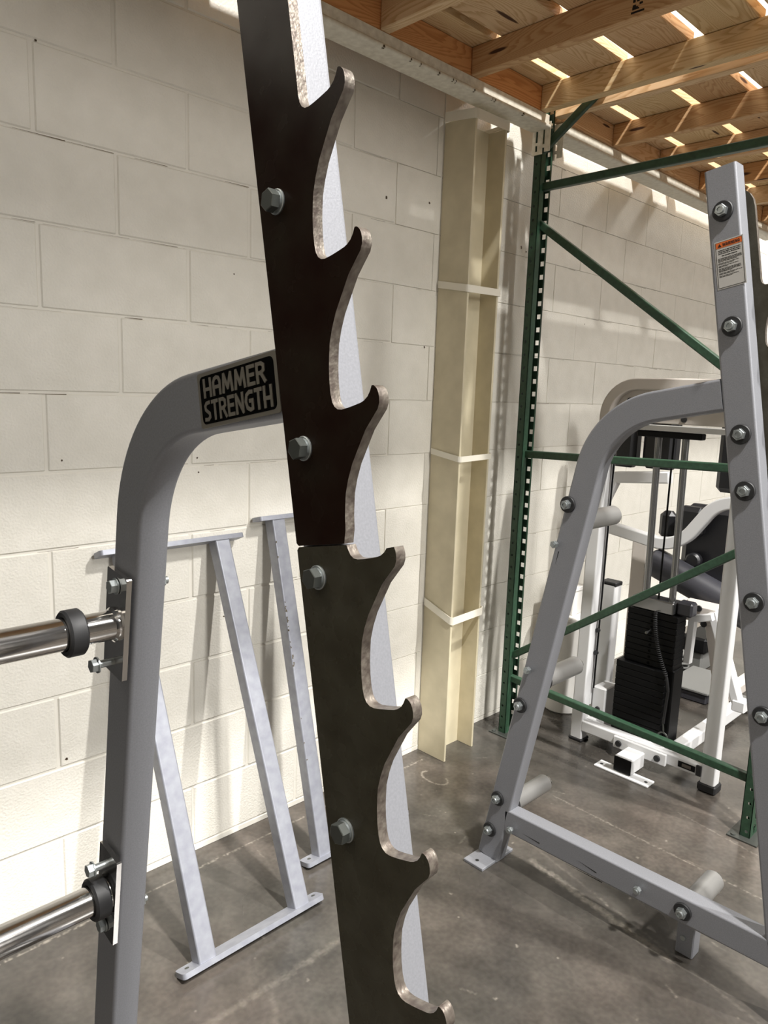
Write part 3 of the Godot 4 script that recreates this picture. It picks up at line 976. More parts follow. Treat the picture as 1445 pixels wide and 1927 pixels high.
func build_squat_rack() -> void:
	# near side frame
	var xn := -0.425
	var near := thing("squat_rack_frame", "grey squat rack side frame nearest the camera with dark notched hook plates and a badge", "squat rack", Vector3(xn, 0, 1.2))
	var tn := atan(0.20424)
	side_frame(near, xn, 1.0, tn, 1.60196, [0.7195, 0.152], [1.4815, 0.155, 1.4285, 0.9366, 1.290, 1.28], true)
	var leanv := Vector3(0, 1, 0.152).normalized()
	peg(near, Vector3(xn, 1.116, 0.7195 + 0.152 * 1.116 + 0.006), Vector3.LEFT, leanv, 0.30, 0.072, true)
	peg(near, Vector3(xn, 0.633, 0.7195 + 0.152 * 0.633 + 0.020), Vector3.LEFT, leanv, 0.30, 0.024, false)
	for q in [1.174, 0.572]:
		var st := begin()
		lathe(st, Vector3(xn + 0.05, q, 0.7195 + 0.152 * q + 0.006), Vector3.RIGHT, [Vector2(0, 0.006), Vector2(0.018, 0.006), Vector2(0.018, 0)], 14)
		hex_head(st, Vector3(xn + 0.052, q, 0.7195 + 0.152 * q + 0.006), Vector3.RIGHT, 0.011, 0.010)
		obj("lock_nut", st, M["zinc"], near)
	badge(near, xn)
	# far side frame
	var xf := 0.933
	var far := thing("squat_rack_frame", "grey squat rack side frame on the far right carrying an orange-headed warning label", "squat rack", Vector3(xf, 0, 1.2))
	var tf := atan(0.1852)
	side_frame(far, xf, -1.0, tf, 1.520, [0.648, 0.197], [1.494, 0.2, 1.432, 0.930, 1.235, 1.24], false)
	var lf := Vector3(0, 1, 0.197).normalized()
	peg(far, Vector3(xf, 1.123, 0.837), Vector3.RIGHT, lf, 0.235, 0.03, true, 0.006, 0.0295, "peg_silver")
	peg(far, Vector3(xf, 0.614, 0.750), Vector3.RIGHT, lf, 0.235, 0.03, true, 0.006, 0.0295, "peg_silver")
	peg(far, Vector3(xf, 0.165, 0.667), Vector3.RIGHT, lf, 0.235, 0.03, true, 0.006, 0.0295, "peg_silver")
	peg(far, Vector3(xf, 0.128, 1.258), Vector3.RIGHT, Vector3(0, 0, 1), 0.205, 0.03, true, 0.006, 0.0295, "peg_silver")
	for q in [[1.182, 0.851], [0.554, 0.739], [0.223, 0.679], [0.106, 0.656], [0.172, 1.277]]:
		washer_nut(far, Vector3(xf - 0.05, q[0], q[1]), Vector3.LEFT)
	for q in [[1.065, 0.823], [0.674, 0.762], [0.146, 0.738], [0.170, 1.156]]:
		var st := begin()
		lathe(st, Vector3(xf - 0.05, q[0], q[1]), Vector3.LEFT, [Vector2(0, 0.006), Vector2(0.022, 0.006), Vector2(0.022, 0)], 14)
		hex_head(st, Vector3(xf - 0.056, q[0], q[1]), Vector3.LEFT, 0.011, 0.011)
		obj("lock_nut", st, M["zinc"], far)
	# stub bracket under the base tube
	var sb := begin()
	box(sb, Vector3(0.946, 0.0, 1.243), Vector3(0.992, 0.150, 1.290), 0.003)
	var br := obj("stub_foot", sb, M["rack_silver"], far)
	sb = begin()
	disc(sb, Vector3(0.946, 0.052, 1.262), Vector3.LEFT, 0.007, 0.005, 14)
	obj("bolt_head", sb, M["zinc"], br)
	# scratches along the base tube and leg
	sb = begin()
	for q in [[0.775, 0.150, 0.84, 0.147], [0.965, 0.158, 1.03, 0.150], [0.93, 0.128, 1.05, 0.131], [0.824, 1.005, 0.832, 1.045]]:
		var a := Vector3(0.8827, q[1], q[0])
		var b := Vector3(0.8827, q[3], q[2])
		var d := (b - a).normalized().cross(Vector3.RIGHT) * 0.0016
		tri(sb, a, b + d, b - d, Vector3.LEFT, Vector3.LEFT, Vector3.LEFT)
	var sc := obj("scratch", sb, M["label_black"], far)
	sc.set_meta("kind", "stuff")
	warning_label(far)

func text_mesh(s: String, size: float, depth: float) -> TextMesh:
	var f := SystemFont.new()
	f.font_names = PackedStringArray(["Droid Sans"])
	f.font_weight = 700
	var tm := TextMesh.new()
	tm.font = f
	tm.text = s
	tm.font_size = 64
	tm.pixel_size = size / 64.0
	tm.depth = depth
	return tm

# lettering fitted to a rectangle: centre, right and up directions, width, height
func letters(parent: Node3D, called: String, s: String, c: Vector3, right: Vector3, up: Vector3, w: float, h: float, depth: float, m: Material) -> void:
	var tm := text_mesh(s, 0.1, 0.1)
	var bb := tm.get_aabb()
	var o := MeshInstance3D.new()
	o.name = called
	o.mesh = tm
	o.material_override = m
	parent.add_child(o, true)
	var z := right.cross(up).normalized()
	var sx := w / bb.size.x
	var sy := h / bb.size.y
	var sz := depth / 0.1
	var bs := Basis(right.normalized() * sx, up.normalized() * sy, z * sz)
	o.transform = Transform3D(bs, c - org - bs * (bb.position + bb.size * 0.5))

func badge(t: Node3D, xn: float) -> void:
	var x := xn - 0.0005
	var right := (Vector3(0, 1.516, 1.277) - Vector3(0, 1.488, 1.116)).normalized()
	var up := right.cross(Vector3.LEFT).normalized()
	if up.y < 0:
		up = -up
	var c := Vector3(x, 1.4695, 1.2045)
	var W := 0.164
	var H := 0.0665
	var st := begin()
	var out := PackedVector2Array()
	for q in rrect(W, H, 0.004, 3)[0]:
		out.append(q)
	plate(st, st, c, right, up, Vector3.LEFT, 0.002, out, 0.6)
	var b := obj("badge", st, M["badge_silver"], t)
	st = begin()
	out = PackedVector2Array()
	for q in rrect(W - 0.011, H - 0.009, 0.007, 4)[0]:
		out.append(q)
	plate(st, st, c + Vector3.LEFT * 0.002, right, up, Vector3.LEFT, 0.0004, out, 0.6)
	obj("badge_panel", st, M["badge_black"], b)
	var g := begin()
	strokes(g, "HAMMER", c + Vector3.LEFT * 0.0022 + up * 0.0022 - right * 0.0685, right, up, 0.131, 0.0235)
	strokes(g, "STRENGTH", c + Vector3.LEFT * 0.0022 - up * 0.0258 - right * 0.0705, right, up, 0.142, 0.0245)
	obj("lettering", g, M["badge_silver"], b)

# heavy upright capitals drawn as raised strokes: lower left corner, total width and height
func strokes(st: SurfaceTool, word: String, at: Vector3, right: Vector3, up: Vector3, width: float, height: float) -> void:
	var glyph := {
		"H": [0.62, [[0, 0, 0, 1], [0.62, 0, 0.62, 1], [0, 0.42, 0.62, 0.42]]],
		"A": [0.62, [[0, 0, 0, 0.72, 0.12, 0.94, 0.31, 1.0, 0.50, 0.94, 0.62, 0.72, 0.62, 0], [0, 0.42, 0.62, 0.42]]],
		"M": [0.84, [[0, 0, 0.10, 1, 0.42, 0.18, 0.74, 1, 0.84, 0]]],
		"E": [0.50, [[0.50, 0, 0, 0, 0, 1, 0.50, 1], [0, 0.52, 0.44, 0.52]]],
		"R": [0.60, [[0, 0, 0, 1, 0.36, 1, 0.54, 0.88, 0.54, 0.62, 0.36, 0.48, 0.06, 0.48], [0.30, 0.48, 0.60, 0]]],
		"S": [0.50, [[0, 0.02, 0.28, 0.0, 0.48, 0.14, 0.46, 0.34, 0.06, 0.60, 0.02, 0.82, 0.18, 0.98, 0.46, 1.0]]],
		"T": [0.52, [[0, 1, 0.52, 1], [0.26, 0, 0.26, 1]]],
		"N": [0.62, [[0, 0, 0, 1, 0.62, 0.0, 0.62, 1]]],
		"G": [0.66, [[0.62, 0.98, 0.40, 1.0, 0.12, 0.86, 0.0, 0.5, 0.12, 0.14, 0.40, 0.0, 0.64, 0.06, 0.64, 0.5, 0.42, 0.5]]],
	}
	var gap := 0.32
	var total := -gap
	for ch in word:
		total += glyph[ch][0] + gap
	var thick := 0.11
	var k := width / (total + 2 * thick)
	var kv := height / (1.0 + 2 * thick)
	var pen := thick
	var lift := 0.0
	for ch in word:
		for line in glyph[ch][1]:
			var p := PackedVector2Array()
			for i in range(0, line.size(), 2):
				p.append(Vector2((pen + line[i]) * 10, (thick + line[i + 1]) * 10))
			lift += 0.00007
			for poly in Geometry2D.offset_polyline(p, thick * 10, Geometry2D.JOIN_MITER, Geometry2D.END_SQUARE):
				if Geometry2D.is_polygon_clockwise(poly) and Geometry2D.triangulate_polygon(poly).is_empty():
					continue
				var q := PackedVector2Array()
				for v in poly:
					q.append(Vector2(v.x * 0.1 * k, v.y * 0.1 * kv))
				plate(st, st, at, right, up, Vector3.LEFT, 0.0006 + lift, q, 0.0)
		pen += glyph[ch][0] + gap

func warning_label(t: Node3D) -> void:
	var x := 0.883
	var right := Vector3(0, 0.0135, 0.064).normalized()
	var up := Vector3(0, 1, -0.1852).normalized()
	var c := Vector3(x, 1.7915, 1.2240)
	var W := 0.0645
	var H := 0.109
	var rect := func(lx: float, ly: float, w: float, h: float, lift: float) -> SurfaceTool:
		var s := begin()
		var p := c + right * lx + up * ly + Vector3.LEFT * lift
		plate(s, s, p, right, up, Vector3.LEFT, 0.0002, PackedVector2Array([Vector2(-w / 2, -h / 2), Vector2(w / 2, -h / 2), Vector2(w / 2, h / 2), Vector2(-w / 2, h / 2)]), 0.0)
		return s
	var lab := obj("warning_label", rect.call(0, 0, W, H, 0.0003), M["label_white"], t)
	lab.set_meta("label", "white warning label with orange heading")
	var fr := begin()
	for q in [[0, H / 2 - 0.003, W - 0.005, 0.0009], [0, -H / 2 + 0.003, W - 0.005, 0.0009], [-W / 2 + 0.003, 0, 0.0009, H - 0.006], [W / 2 - 0.003, 0, 0.0009, H - 0.006]]:
		var p: Vector3 = c + right * q[0] + up * q[1] + Vector3.LEFT * 0.0006
		plate(fr, fr, p, right, up, Vector3.LEFT, 0.0002, PackedVector2Array([Vector2(-q[2] / 2, -q[3] / 2), Vector2(q[2] / 2, -q[3] / 2), Vector2(q[2] / 2, q[3] / 2), Vector2(-q[2] / 2, q[3] / 2)]), 0.0)
	obj("border", fr, M["label_black"], lab)
	obj("heading", rect.call(0, H / 2 - 0.0095, W - 0.007, 0.0125, 0.0006), M["label_orange"], lab)
	letters(lab, "lettering", "WARNING", c + right * 0.0055 + up * (H / 2 - 0.0095) + Vector3.LEFT * 0.0010, right, up, 0.038, 0.0068, 0.0003, M["label_black"])
	var tr := begin()
	var tp := c - right * 0.0205 + up * (H / 2 - 0.0098) + Vector3.LEFT * 0.0009
	plate(tr, tr, tp, right, up, Vector3.LEFT, 0.0002, PackedVector2Array([Vector2(-0.0042, -0.0035), Vector2(0.0042, -0.0035), Vector2(0, 0.0038)]), 0.0)
	obj("triangle", tr, M["label_black"], lab)
	# lines of small print, too small in the photograph to be read
	var ln := begin()
	var y := H / 2 - 0.0215
	var r := RandomNumberGenerator.new()
	r.seed = 12
	for g in [[3, 0.0018, 0.049], [1, 0.0018, 0.034], [4, 0.0011, 0.053], [2, 0.0011, 0.045], [2, 0.0011, 0.044], [4, 0.0011, 0.049], [2, 0.0011, 0.051], [2, 0.0011, 0.043]]:
		for k in g[0]:
			var x0: float = -0.026 if g[1] < 0.0015 else -g[2] / 2
			var stop: float = x0 + g[2] * (1.0 if k < g[0] - 1 or g[1] > 0.0015 else r.randf_range(0.45, 0.95))
			while x0 < stop:
				var w := minf(r.randf_range(0.003, 0.009), stop - x0)
				var p: Vector3 = c + right * (x0 + w / 2) + up * y + Vector3.LEFT * 0.0006
				plate(ln, ln, p, right, up, Vector3.LEFT, 0.0001, PackedVector2Array([Vector2(-w / 2, -g[1] / 2), Vector2(w / 2, -g[1] / 2), Vector2(w / 2, g[1] / 2), Vector2(-w / 2, g[1] / 2)]), 0.0)
				x0 += w + 0.001
			y -= g[1] * 2.05
		y -= 0.0016
	var sp := obj("small_print", ln, M["label_black"], lab)
	sp.set_meta("kind", "stuff")

# ---------------------------------------------------------------- leaning stands
func build_stands() -> void:
	var a := thing("leaning_stand", "silver two-legged stand leaning on the wall behind the bent grey leg, the left one", "stand", Vector3.ZERO, "silver stands leaning on the wall")
	var L := 1.098
	for y in [[0.0, 0.014], [L - 0.014, L]]:
		var st := begin()
		# flat bar with rounded front corners
		var out := PackedVector2Array()
		for q in rrect(0.452, 0.050, 0.010, 3)[0]:
			out.append(q)
		plate(st, st, Vector3(0.226, y[0], 0.025), Vector3.RIGHT, Vector3(0, 0, 1), Vector3.UP, y[1] - y[0], out, 0.6)
		var bar := obj("flat_bar", st, M["stand_silver"], a)
		for hx in [0.024, 0.432]:
			st = begin()
			disc(st, Vector3(hx, y[1] - 0.0005, 0.022), Vector3.UP, 0.006, 0.0012, 12)
			obj("bolt_hole", st, M["zinc_dark"], bar)
	for x in [0.048, 0.351]:
		var st := begin()
		sweep(st, [Vector3(x + 0.025, 0.013, 0.024), Vector3(x + 0.025, L - 0.013, 0.024)], Vector3.RIGHT, rrect(0.050, 0.044, 0.005, 3))
		obj("leg", st, M["stand_silver"], a)
	var b: Node3D = a.duplicate()
	b.name = numbered("leaning_stand")
	add_child(b, true)
	b.set_meta("label", "silver two-legged stand leaning on the wall, half hidden behind the dark hook plates")
	a.transform = Transform3D(Basis(Vector3.RIGHT, deg_to_rad(-22.6)), Vector3(-0.095, 0.0, 0.424))
	b.transform = Transform3D(Basis(Vector3.RIGHT, deg_to_rad(-14.4)), Vector3(0.413, 0.0, 0.277))
	# paint chips on the second stand's left leg
	org = Vector3.ZERO
	var st := begin()
	var r := RandomNumberGenerator.new()
	r.seed = 4
	for k in 26:
		var y := r.randf_range(0.60, 0.82) if k < 18 else r.randf_range(0.3, 1.05)
		var x := 0.048 + r.randf_range(-0.0005, 0.004)
		var h := r.randf_range(0.002, 0.008)
		quad(st, Vector3(x, y, 0.0463), Vector3(x + r.randf_range(0.002, 0.006), y, 0.0463), Vector3(x + r.randf_range(0.001, 0.005), y + h, 0.0463), Vector3(x, y + h, 0.0463), Vector3(0, 0, 1))
	var ch := obj("paint_chips", st, M["chip"], b)
	ch.set_meta("kind", "stuff")

# ---------------------------------------------------------------- selectorised weight machine
func bar(t: Node3D, called: String, pts: Array, side: Vector3, w: float, h: float, m: Material, r := 0.0) -> MeshInstance3D:
	var st := begin()
	sweep(st, fillet(pts, r, 10), side, rrect(w, h, minf(w, h) * 0.14, 3))
	return obj(called, st, m, t)

func build_machine() -> void:
	var t := thing("weight_machine", "white framed selectorised weight machine with black weight stack and black pads", "weight machine", Vector3(2.0, 0, 0.65))
	var wh: Material = M["white_paint"]
	# stack frame: arch and posts facing the rack
	var xf := 1.862
	bar(t, "post", [Vector3(xf, 0.012, 0.392), Vector3(xf, 1.30, 0.402)], Vector3(0, 0, 1), 0.056, 0.05, wh)
	bar(t, "post", [Vector3(xf, 0.035, 0.960), Vector3(xf, 1.50, 0.958)], Vector3(0, 0, 1), 0.056, 0.05, wh)
	bar(t, "arch", [Vector3(xf + 0.01, 1.10, 0.402), Vector3(xf + 0.01, 1.535, 0.402), Vector3(xf + 0.01, 1.535, 1.02)], Vector3.RIGHT, 0.056, 0.045, M["arch_paint"], 0.13)
	var st := begin()
	box(st, Vector3(xf - 0.03, 0, 0.925), Vector3(xf + 0.035, 0.036, 0.995), 0.006)
	obj("rubber_foot", st, M["rubber"], t)
	st = begin()
	box(st, Vector3(xf - 0.03, 0, 0.36), Vector3(xf + 0.035, 0.014, 0.425), 0.004)
	obj("rubber_foot", st, M["rubber"], t)
	# shroud panel, cross beam
	st = begin()
	box(st, Vector3(xf + 0.02, 1.385, 0.43), Vector3(xf + 0.03, 1.515, 1.0), 0.003)
	var pan := obj("pulley_cover", st, M["arch_paint"], t)
	for q in [[1.47, 0.49], [1.405, 0.715]]:
		st = begin()
		disc(st, Vector3(xf + 0.02, q[0], q[1]), Vector3.LEFT, 0.011, 0.008, 14)
		obj("bolt_head", st, M["rubber"], pan)
	bar(t, "cross_beam", [Vector3(xf + 0.06, 1.367, 0.42), Vector3(xf + 0.06, 1.367, 0.96)], Vector3.RIGHT, 0.05, 0.022, wh)
	st = begin()
	box(st, Vector3(xf + 0.04, 1.330, 0.52), Vector3(xf + 0.08, 1.354, 0.78), 0.003)
	obj("rod_clamp", st, M["stack_black"], t)
	# base
	bar(t, "base_tube", [Vector3(xf, 0.075, 0.42), Vector3(xf, 0.075, 0.935)], Vector3.RIGHT, 0.05, 0.05, wh)
	st = begin()
	box(st, Vector3(xf - 0.029, 0.055, 0.915), Vector3(xf + 0.02, 0.098, 0.936), 0.002)
	obj("end_plug", st, M["rubber"], t)
	st = begin()
	box(st, Vector3(xf - 0.0275, 0.063, 0.845), Vector3(xf - 0.0255, 0.088, 0.912), 0.001)
	var np := obj("name_plate", st, M["stack_black"], t)
	st = begin()
	box(st, Vector3(xf - 0.0282, 0.069, 0.861), Vector3(xf - 0.0272, 0.082, 0.896), 0.0)
	obj("plate_face", st, M["tan_pad"], np)
	# bolted foot towards the rack
	st = begin()
	box(st, Vector3(1.823, 0.046, 0.575), Vector3(1.836, 0.094, 0.800), 0.002)
	var fl := obj("foot_flange", st, wh, t)
	for z in [0.600, 0.766]:
		st = begin()
		disc(st, Vector3(1.823, 0.069, z), Vector3.LEFT, 0.013, 0.008, 16)
		obj("bolt_head", st, M["rubber"], fl)
	st = begin()
	box(st, Vector3(1.715, 0.010, 0.640), Vector3(1.825, 0.072, 0.715), 0.004)
	obj("foot_tube", st, wh, t)
	st = begin()
	box(st, Vector3(1.711, 0.011, 0.641), Vector3(1.716, 0.071, 0.714), 0.002)
	obj("end_plug", st, M["stack_black"], t)
	st = begin()
	box(st, Vector3(1.695, 0.0, 0.565), Vector3(1.755, 0.008, 0.795), 0.002)
	var fp := obj("foot_plate", st, wh, t)
	for z in [0.585, 0.775]:
		st = begin()
		disc(st, Vector3(1.722, 0.0075, z), Vector3.UP, 0.007, 0.0012, 12)
		obj("bolt_hole", st, M["rubber"], fp)
	# weight stack: lower plates jut out towards the rack
	for k in 11:
		st = begin()
		var y := 0.100 + k * 0.0275
		box(st, Vector3(1.880, y, 0.530), Vector3(1.995, y + 0.0270, 0.742), 0.0022)
		obj("weight_plate", st, M["stack_black"], t)
	st = begin()
	box(st, Vector3(1.905, 0.09, 0.735), Vector3(1.995, 0.41, 0.765), 0.004)
	obj("stack_guard", st, M["stack_black"], t)
	for k in 9:
		st = begin()
		var y := 0.404 + k * 0.0252
		box(st, Vector3(1.905, y, 0.548), Vector3(1.990, y + 0.0247, 0.758), 0.0022)
		var wp := obj("weight_plate", st, M["stack_black"], t)
		st = begin()
		disc(st, Vector3(1.9055, y + 0.012, 0.655), Vector3.LEFT, 0.006, 0.0008, 10)
		obj("pin_hole", st, M["badge_black"], wp)
	st = begin()
	box(st, Vector3(1.906, 0.632, 0.560), Vector3(1.985, 0.682, 0.735), 0.004)
	obj("stack_head", st, M["satin_chrome"], t)
	st = begin()
	box(st, Vector3(1.93, 0.632, 0.736), Vector3(1.985, 0.690, 0.80), 0.008)
	obj("stack_head_pad", st, M["grey_pad"], t)
	for z in [0.598, 0.708]:
		st = begin()
		cord(st, [Vector3(1.945, 0.68, z + 0.004), Vector3(1.945, 1.35, z - 0.006)], 0.0135, 18)
		obj("guide_rod", st, M["satin_chrome"], t)
	st = begin()
	cord(st, [Vector3(1.945, 0.68, 0.655), Vector3(1.945, 1.36, 0.655)], 0.004, 8)
	obj("cable", st, M["stack_black"], t)
	# selector pin, and its coiled tether with ring
	st = begin()
	cord(st, [Vector3(1.905, 0.556, 0.655), Vector3(1.868, 0.552, 0.655)], 0.004, 8)
	lathe(st, Vector3(1.870, 0.552, 0.655), Vector3.LEFT, [Vector2(0, 0), Vector2(0, 0.006), Vector2(0.008, 0.006), Vector2(0.010, 0)], 12)
	obj("selector_pin", st, M["satin_chrome"], t)
	st = begin()
	var pth: Array = []
	var turns := 34
	for i in turns * 8 + 1:
		var u := float(i) / (turns * 8)
		var axis := Vector3(1.893 - 0.025 * u, 0.640 - 0.245 * u, 0.672 + 0.068 * u * u + 0.012 * u)
		var w := u * turns * TAU
		pth.append(axis + Vector3(cos(w), 0, sin(w)) * 0.0065)
	cord(st, pth, 0.0018, 5)
	pth = fillet([Vector3(1.868, 0.395, 0.752), Vector3(1.866, 0.34, 0.765), Vector3(1.868, 0.20, 0.757)], 0.05, 6)
	cord(st, pth, 0.006, 8)
	obj("coiled_tether", st, M["rubber"], t)
	st = begin()
	cord(st, [Vector3(1.868, 0.20, 0.757), Vector3(1.868, 0.165, 0.762)], 0.003, 8)
	var ring: Array = []
	for i in 21:
		var w := TAU * i / 20
		ring.append(Vector3(1.868, 0.142 + 0.020 * cos(w), 0.760 + 0.020 * sin(w)))
	sweep(st, ring, Vector3.RIGHT, circle(0.0035, 8), false)
	obj("tether_ring", st, M["zinc_dark"], t)
	# tubes behind the stack
	bar(t, "base_tube", [Vector3(1.87, 0.085, 0.80), Vector3(2.55, 0.085, 0.80)], Vector3(0, 0, 1), 0.05, 0.055, wh)
	bar(t, "base_tube", [Vector3(1.87, 0.075, 0.43), Vector3(2.55, 0.075, 0.43)], Vector3(0, 0, 1), 0.05, 0.055, wh)
	bar(t, "guide_channel", [Vector3(1.905, 0.16, 0.405), Vector3(1.905, 1.28, 0.415)], Vector3(0, 0, 1), 0.03, 0.03, wh)
	st = begin()
	cord(st, [Vector3(1.888, 0.24, 0.432), Vector3(1.888, 1.34, 0.440)], 0.004, 8)
	obj("cable", st, M["stack_black"], t)
	for y in [0.40, 0.50]:
		st = begin()
		disc(st, Vector3(1.888, y, 0.432), Vector3.LEFT, 0.010, 0.012, 12)
		obj("cable_stop", st, M["rubber"], t)
	st = begin()
	box(st, Vector3(1.895, 0.055, 0.425), Vector3(2.0, 0.245, 0.485), 0.004)
	var bx := obj("pulley_box", st, wh, t)
	st = begin()
	disc(st, Vector3(1.895, 0.15, 0.455), Vector3.LEFT, 0.011, 0.006, 14)
	obj("bolt_head", st, M["rubber"], bx)
	bar(t, "upright_tube", [Vector3(2.02, 0.12, 0.400), Vector3(2.02, 0.68, 0.405)], Vector3(0, 0, 1), 0.07, 0.06, wh)
	st = begin()
	box(st, Vector3(1.99, 0.672, 0.368), Vector3(2.05, 0.690, 0.442), 0.003)
	obj("tube_cap", st, M["rubber"], t)
	bar(t, "upright_tube", [Vector3(2.30, 0.05, 0.40), Vector3(2.30, 0.86, 0.395)], Vector3(0, 0, 1), 0.075, 0.06, M["arch_paint"])
	# dipping arm carried round to the pads
	bar(t, "swing_arm", [Vector3(2.2, 0.90, 0.20), Vector3(2.2, 0.845, 0.60), Vector3(2.2, 1.085, 0.765), Vector3(2.2, 1.06, 0.95)], Vector3.RIGHT, 0.05, 0.052, wh, 0.17)
	bar(t, "pad_arm", [Vector3(2.22, 0.98, 0.215), Vector3(2.22, 1.12, 0.275), Vector3(2.22, 1.145, 0.53)], Vector3.RIGHT, 0.05, 0.052, wh, 0.02)
	for q in [[0.215, 0.365, 1.17, 1.40], [0.395, 0.545, 1.175, 1.40]]:
		st = begin()
		box(st, Vector3(2.20, q[2], q[0]), Vector3(2.28, q[3], q[1]), 0.022)
		obj("arm_pad", st, M["black_pad"], t)
	st = begin()
	box(st, Vector3(2.18, 1.11, 0.735), Vector3(2.26, 1.42, 0.90), 0.02)
	obj("arm_pad", st, M["black_pad"], t)
	# seat back, roller and cushions behind the guide rods
	st = begin()
	box(st, Vector3(2.28, 0.66, 0.575), Vector3(2.36, 1.035, 0.90), 0.03)
	obj("back_pad", st, M["grey_pad"], t)
	st = begin()
	box(st, Vector3(2.21, 0.90, 0.575), Vector3(2.278, 1.03, 0.69), 0.02)
	obj("side_pad", st, M["black_pad"], t)
	st = begin()
	box(st, Vector3(2.26, 0.865, 0.475), Vector3(2.32, 0.99, 0.545), 0.02)
	obj("side_pad", st, M["black_pad"], t)
	st = begin()
	lathe(st, Vector3(2.2, 0.775, 0.49), Vector3(0, -0.14, 0.40), [Vector2(0, 0), Vector2(0, 0.05), Vector2(0.014, 0.064), Vector2(0.46, 0.064), Vector2(0.474, 0.05), Vector2(0.474, 0)], 24)
	obj("roller_pad", st, M["grey_pad"], t)
	st = begin()
	box(st, Vector3(2.10, -0.035, -0.25), Vector3(2.24, 0.035, 0.25), 0.02, Transform3D(Basis(Vector3.RIGHT, 0.33), Vector3(0.1, 0.665, 0.74)))
	obj("seat_pad", st, M["black_pad"], t)
	st = begin()
	lathe(st, Vector3(2.26, 0.80, 0.66), Vector3.LEFT, [Vector2(0, 0), Vector2(0, 0.03), Vector2(0.03, 0.033), Vector2(0.04, 0.025), Vector2(0.04, 0)], 16)
	obj("adjuster_knob", st, M["black_pad"], t)
	# bracket and sloping stays right of the stack
	bar(t, "seat_bracket", [Vector3(2.0, 0.43, 0.775), Vector3(2.0, 0.615, 0.780), Vector3(2.0, 0.640, 0.855)], Vector3.RIGHT, 0.03, 0.028, wh, 0.0)
	bar(t, "stay", [Vector3(2.06, 0.645, 0.835), Vector3(2.06, 0.30, 0.965)], Vector3.RIGHT, 0.05, 0.032, wh)
	bar(t, "stay", [Vector3(2.12, 0.62, 0.80), Vector3(2.12, 0.25, 0.885)], Vector3.RIGHT, 0.05, 0.040, M["arch_paint"])
	st = begin()
	box(st, Vector3(2.06, 0.58, 0.70), Vector3(2.12, 0.67, 0.86), 0.02)
	var hb := obj("seat_hub", st, M["arch_paint"], t)
	for q in [[0.645, 0.775], [0.585, 0.800]]:
		st = begin()
		disc(st, Vector3(2.06, q[0], q[1]), Vector3.LEFT, 0.013, 0.006, 14)
		obj("bolt_head", st, M["rubber"], hb)
	st = begin()
	box(st, Vector3(2.03, 0.275, 0.950), Vector3(2.09, 0.32, 1.0), 0.004)
	obj("pivot_block", st, wh, t)

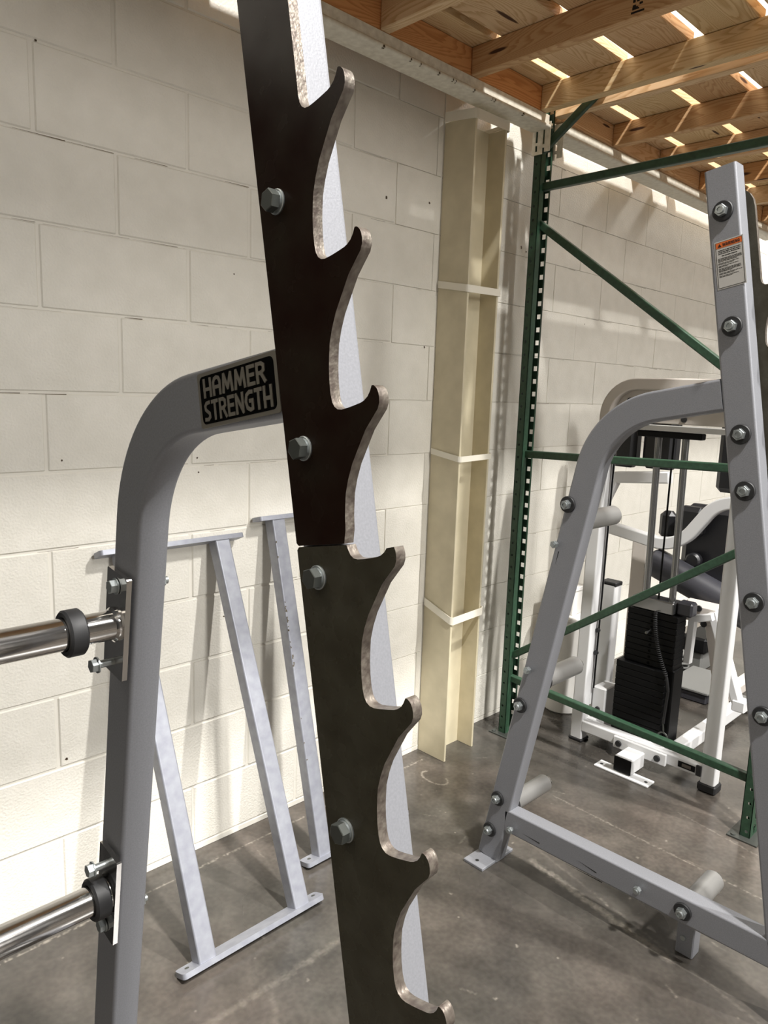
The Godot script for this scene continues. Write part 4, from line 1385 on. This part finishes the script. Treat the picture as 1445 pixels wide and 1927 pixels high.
func build_oddments() -> void:
	# unseen cabinet, added as the dark thing that the near rack and its steel plates mirror on their left faces
	var cab := thing("added_cabinet", "black cabinet added out of view left of the near rack frame to darken its left faces", "cabinet", Vector3(-1.6, 0, 0.22))
	var cs := begin()
	box(cs, Vector3(-2.6, 0.06, 0.01), Vector3(-0.60, 2.2, 0.42), 0.006)
	obj("cabinet_body", cs, M["cabinet_black"], cab)
	for k in 3:
		cs = begin()
		box(cs, Vector3(-2.59 + k * 0.66, 0.08, 0.42), Vector3(-1.94 + k * 0.66, 2.18, 0.44), 0.005)
		var door := obj("door", cs, M["cabinet_black"], cab)
		cs = begin()
		cord(cs, fillet([Vector3(-1.99 + k * 0.66, 1.0, 0.44), Vector3(-1.99 + k * 0.66, 1.0, 0.475), Vector3(-1.99 + k * 0.66, 1.16, 0.475), Vector3(-1.99 + k * 0.66, 1.16, 0.44)], 0.015, 4), 0.006, 8)
		obj("handle", cs, M["zinc_dark"], door)
	cs = begin()
	box(cs, Vector3(-2.58, 0, 0.03), Vector3(-0.62, 0.06, 0.40), 0.0)
	obj("plinth", cs, M["rubber"], cab)
	# things standing by the wall behind the machine
	var a := thing("plastic_bucket", "white plastic drum on the floor by the wall behind the bent grey leg", "drum", Vector3(2.10, 0, 0.16))
	var st := begin()
	lathe(st, Vector3(2.10, 0.0, 0.16), Vector3.UP, [Vector2(0, 0), Vector2(0, 0.085), Vector2(0.005, 0.09), Vector2(0.24, 0.10), Vector2(0.25, 0.104), Vector2(0.262, 0.104), Vector2(0.27, 0.10), Vector2(0.45, 0.105), Vector2(0.455, 0.10), Vector2(0.455, 0)], 32)
	obj("drum_body", st, M["paper_white"], a)
	st = begin()
	disc(st, Vector3(2.10, 0.455, 0.16), Vector3.UP, 0.108, 0.016, 32)
	obj("drum_lid", st, M["paper_white"], a)
	a = thing("cardboard_box", "small white box standing on top of the white drum by the wall", "box", Vector3(2.11, 0.471, 0.15))
	st = begin()
	box(st, Vector3(2.06, 0.471, 0.10), Vector3(2.17, 0.60, 0.20), 0.003)
	obj("carton", st, M["paper_white"], a)
	st = begin()
	box(st, Vector3(2.056, 0.585, 0.096), Vector3(2.174, 0.603, 0.204), 0.002)
	obj("carton_lid", st, M["paper_white"], a)
	# low steel frame lying right of the machine
	a = thing("low_bench_frame", "low grey steel frame on the floor behind the white machine's right post", "frame", Vector3(2.9, 0, 0.9))
	for z in [0.72, 1.02]:
		bar(a, "rail", [Vector3(2.62, 0.10, z), Vector3(3.6, 0.10, z)], Vector3(0, 0, 1), 0.06, 0.05, M["arch_paint"])
	for x in [2.72, 3.4]:
		bar(a, "cross_tube", [Vector3(x, 0.06, 0.70), Vector3(x, 0.06, 1.04)], Vector3.RIGHT, 0.05, 0.04, M["grey_junk"])
		for z in [0.72, 1.02]:
			st = begin()
			box(st, Vector3(x - 0.04, 0, z - 0.03), Vector3(x + 0.04, 0.045, z + 0.03), 0.006)
			obj("foot", st, M["rubber"], a)
	# clutter on the floor seen between the weight stack and the white post
	a = thing("weight_block", "black slab lying on a low block behind the white machine's weight stack", "weight", Vector3(3.15, 0, 0.33))
	st = begin()
	box(st, Vector3(3.08, 0.0, 0.32), Vector3(3.30, 0.11, 0.42), 0.01)
	obj("block_base", st, M["grey_junk"], a)
	st = begin()
	box(st, Vector3(3.06, 0.111, 0.30), Vector3(3.32, 0.20, 0.44), 0.012)
	obj("block_top", st, M["stack_black"], a)
	a = thing("folded_mat", "crumpled pale grey mat on the floor behind the black weight stack", "mat", Vector3(2.96, 0, 0.36))
	st = begin()
	for k in 5:
		var zz := 0.27 + k * 0.012
		var y0 := 0.004 + k * 0.026
		sweep(st, fillet([Vector3(2.86, y0, zz), Vector3(2.99, y0 + 0.022, zz + 0.015), Vector3(3.01, y0 + 0.004, zz + 0.03), Vector3(2.90, y0 + 0.03, zz + 0.02)], 0.02, 4), Vector3(0, 0, 1), rrect(0.16 - k * 0.015, 0.012, 0.004, 2))
	obj("mat_fold", st, M["grey_junk"], a)
	a = thing("step_platform", "low grey platform with pale edge on the floor beyond the machine's base tube", "platform", Vector3(2.82, 0, 0.5))
	st = begin()
	box(st, Vector3(2.66, 0.0, 0.42), Vector3(2.98, 0.050, 0.62), 0.006)
	obj("platform_body", st, M["grey_pad"], a)
	st = begin()
	box(st, Vector3(2.65, 0.051, 0.41), Vector3(2.99, 0.066, 0.63), 0.004)
	obj("platform_top", st, M["grey_junk"], a)
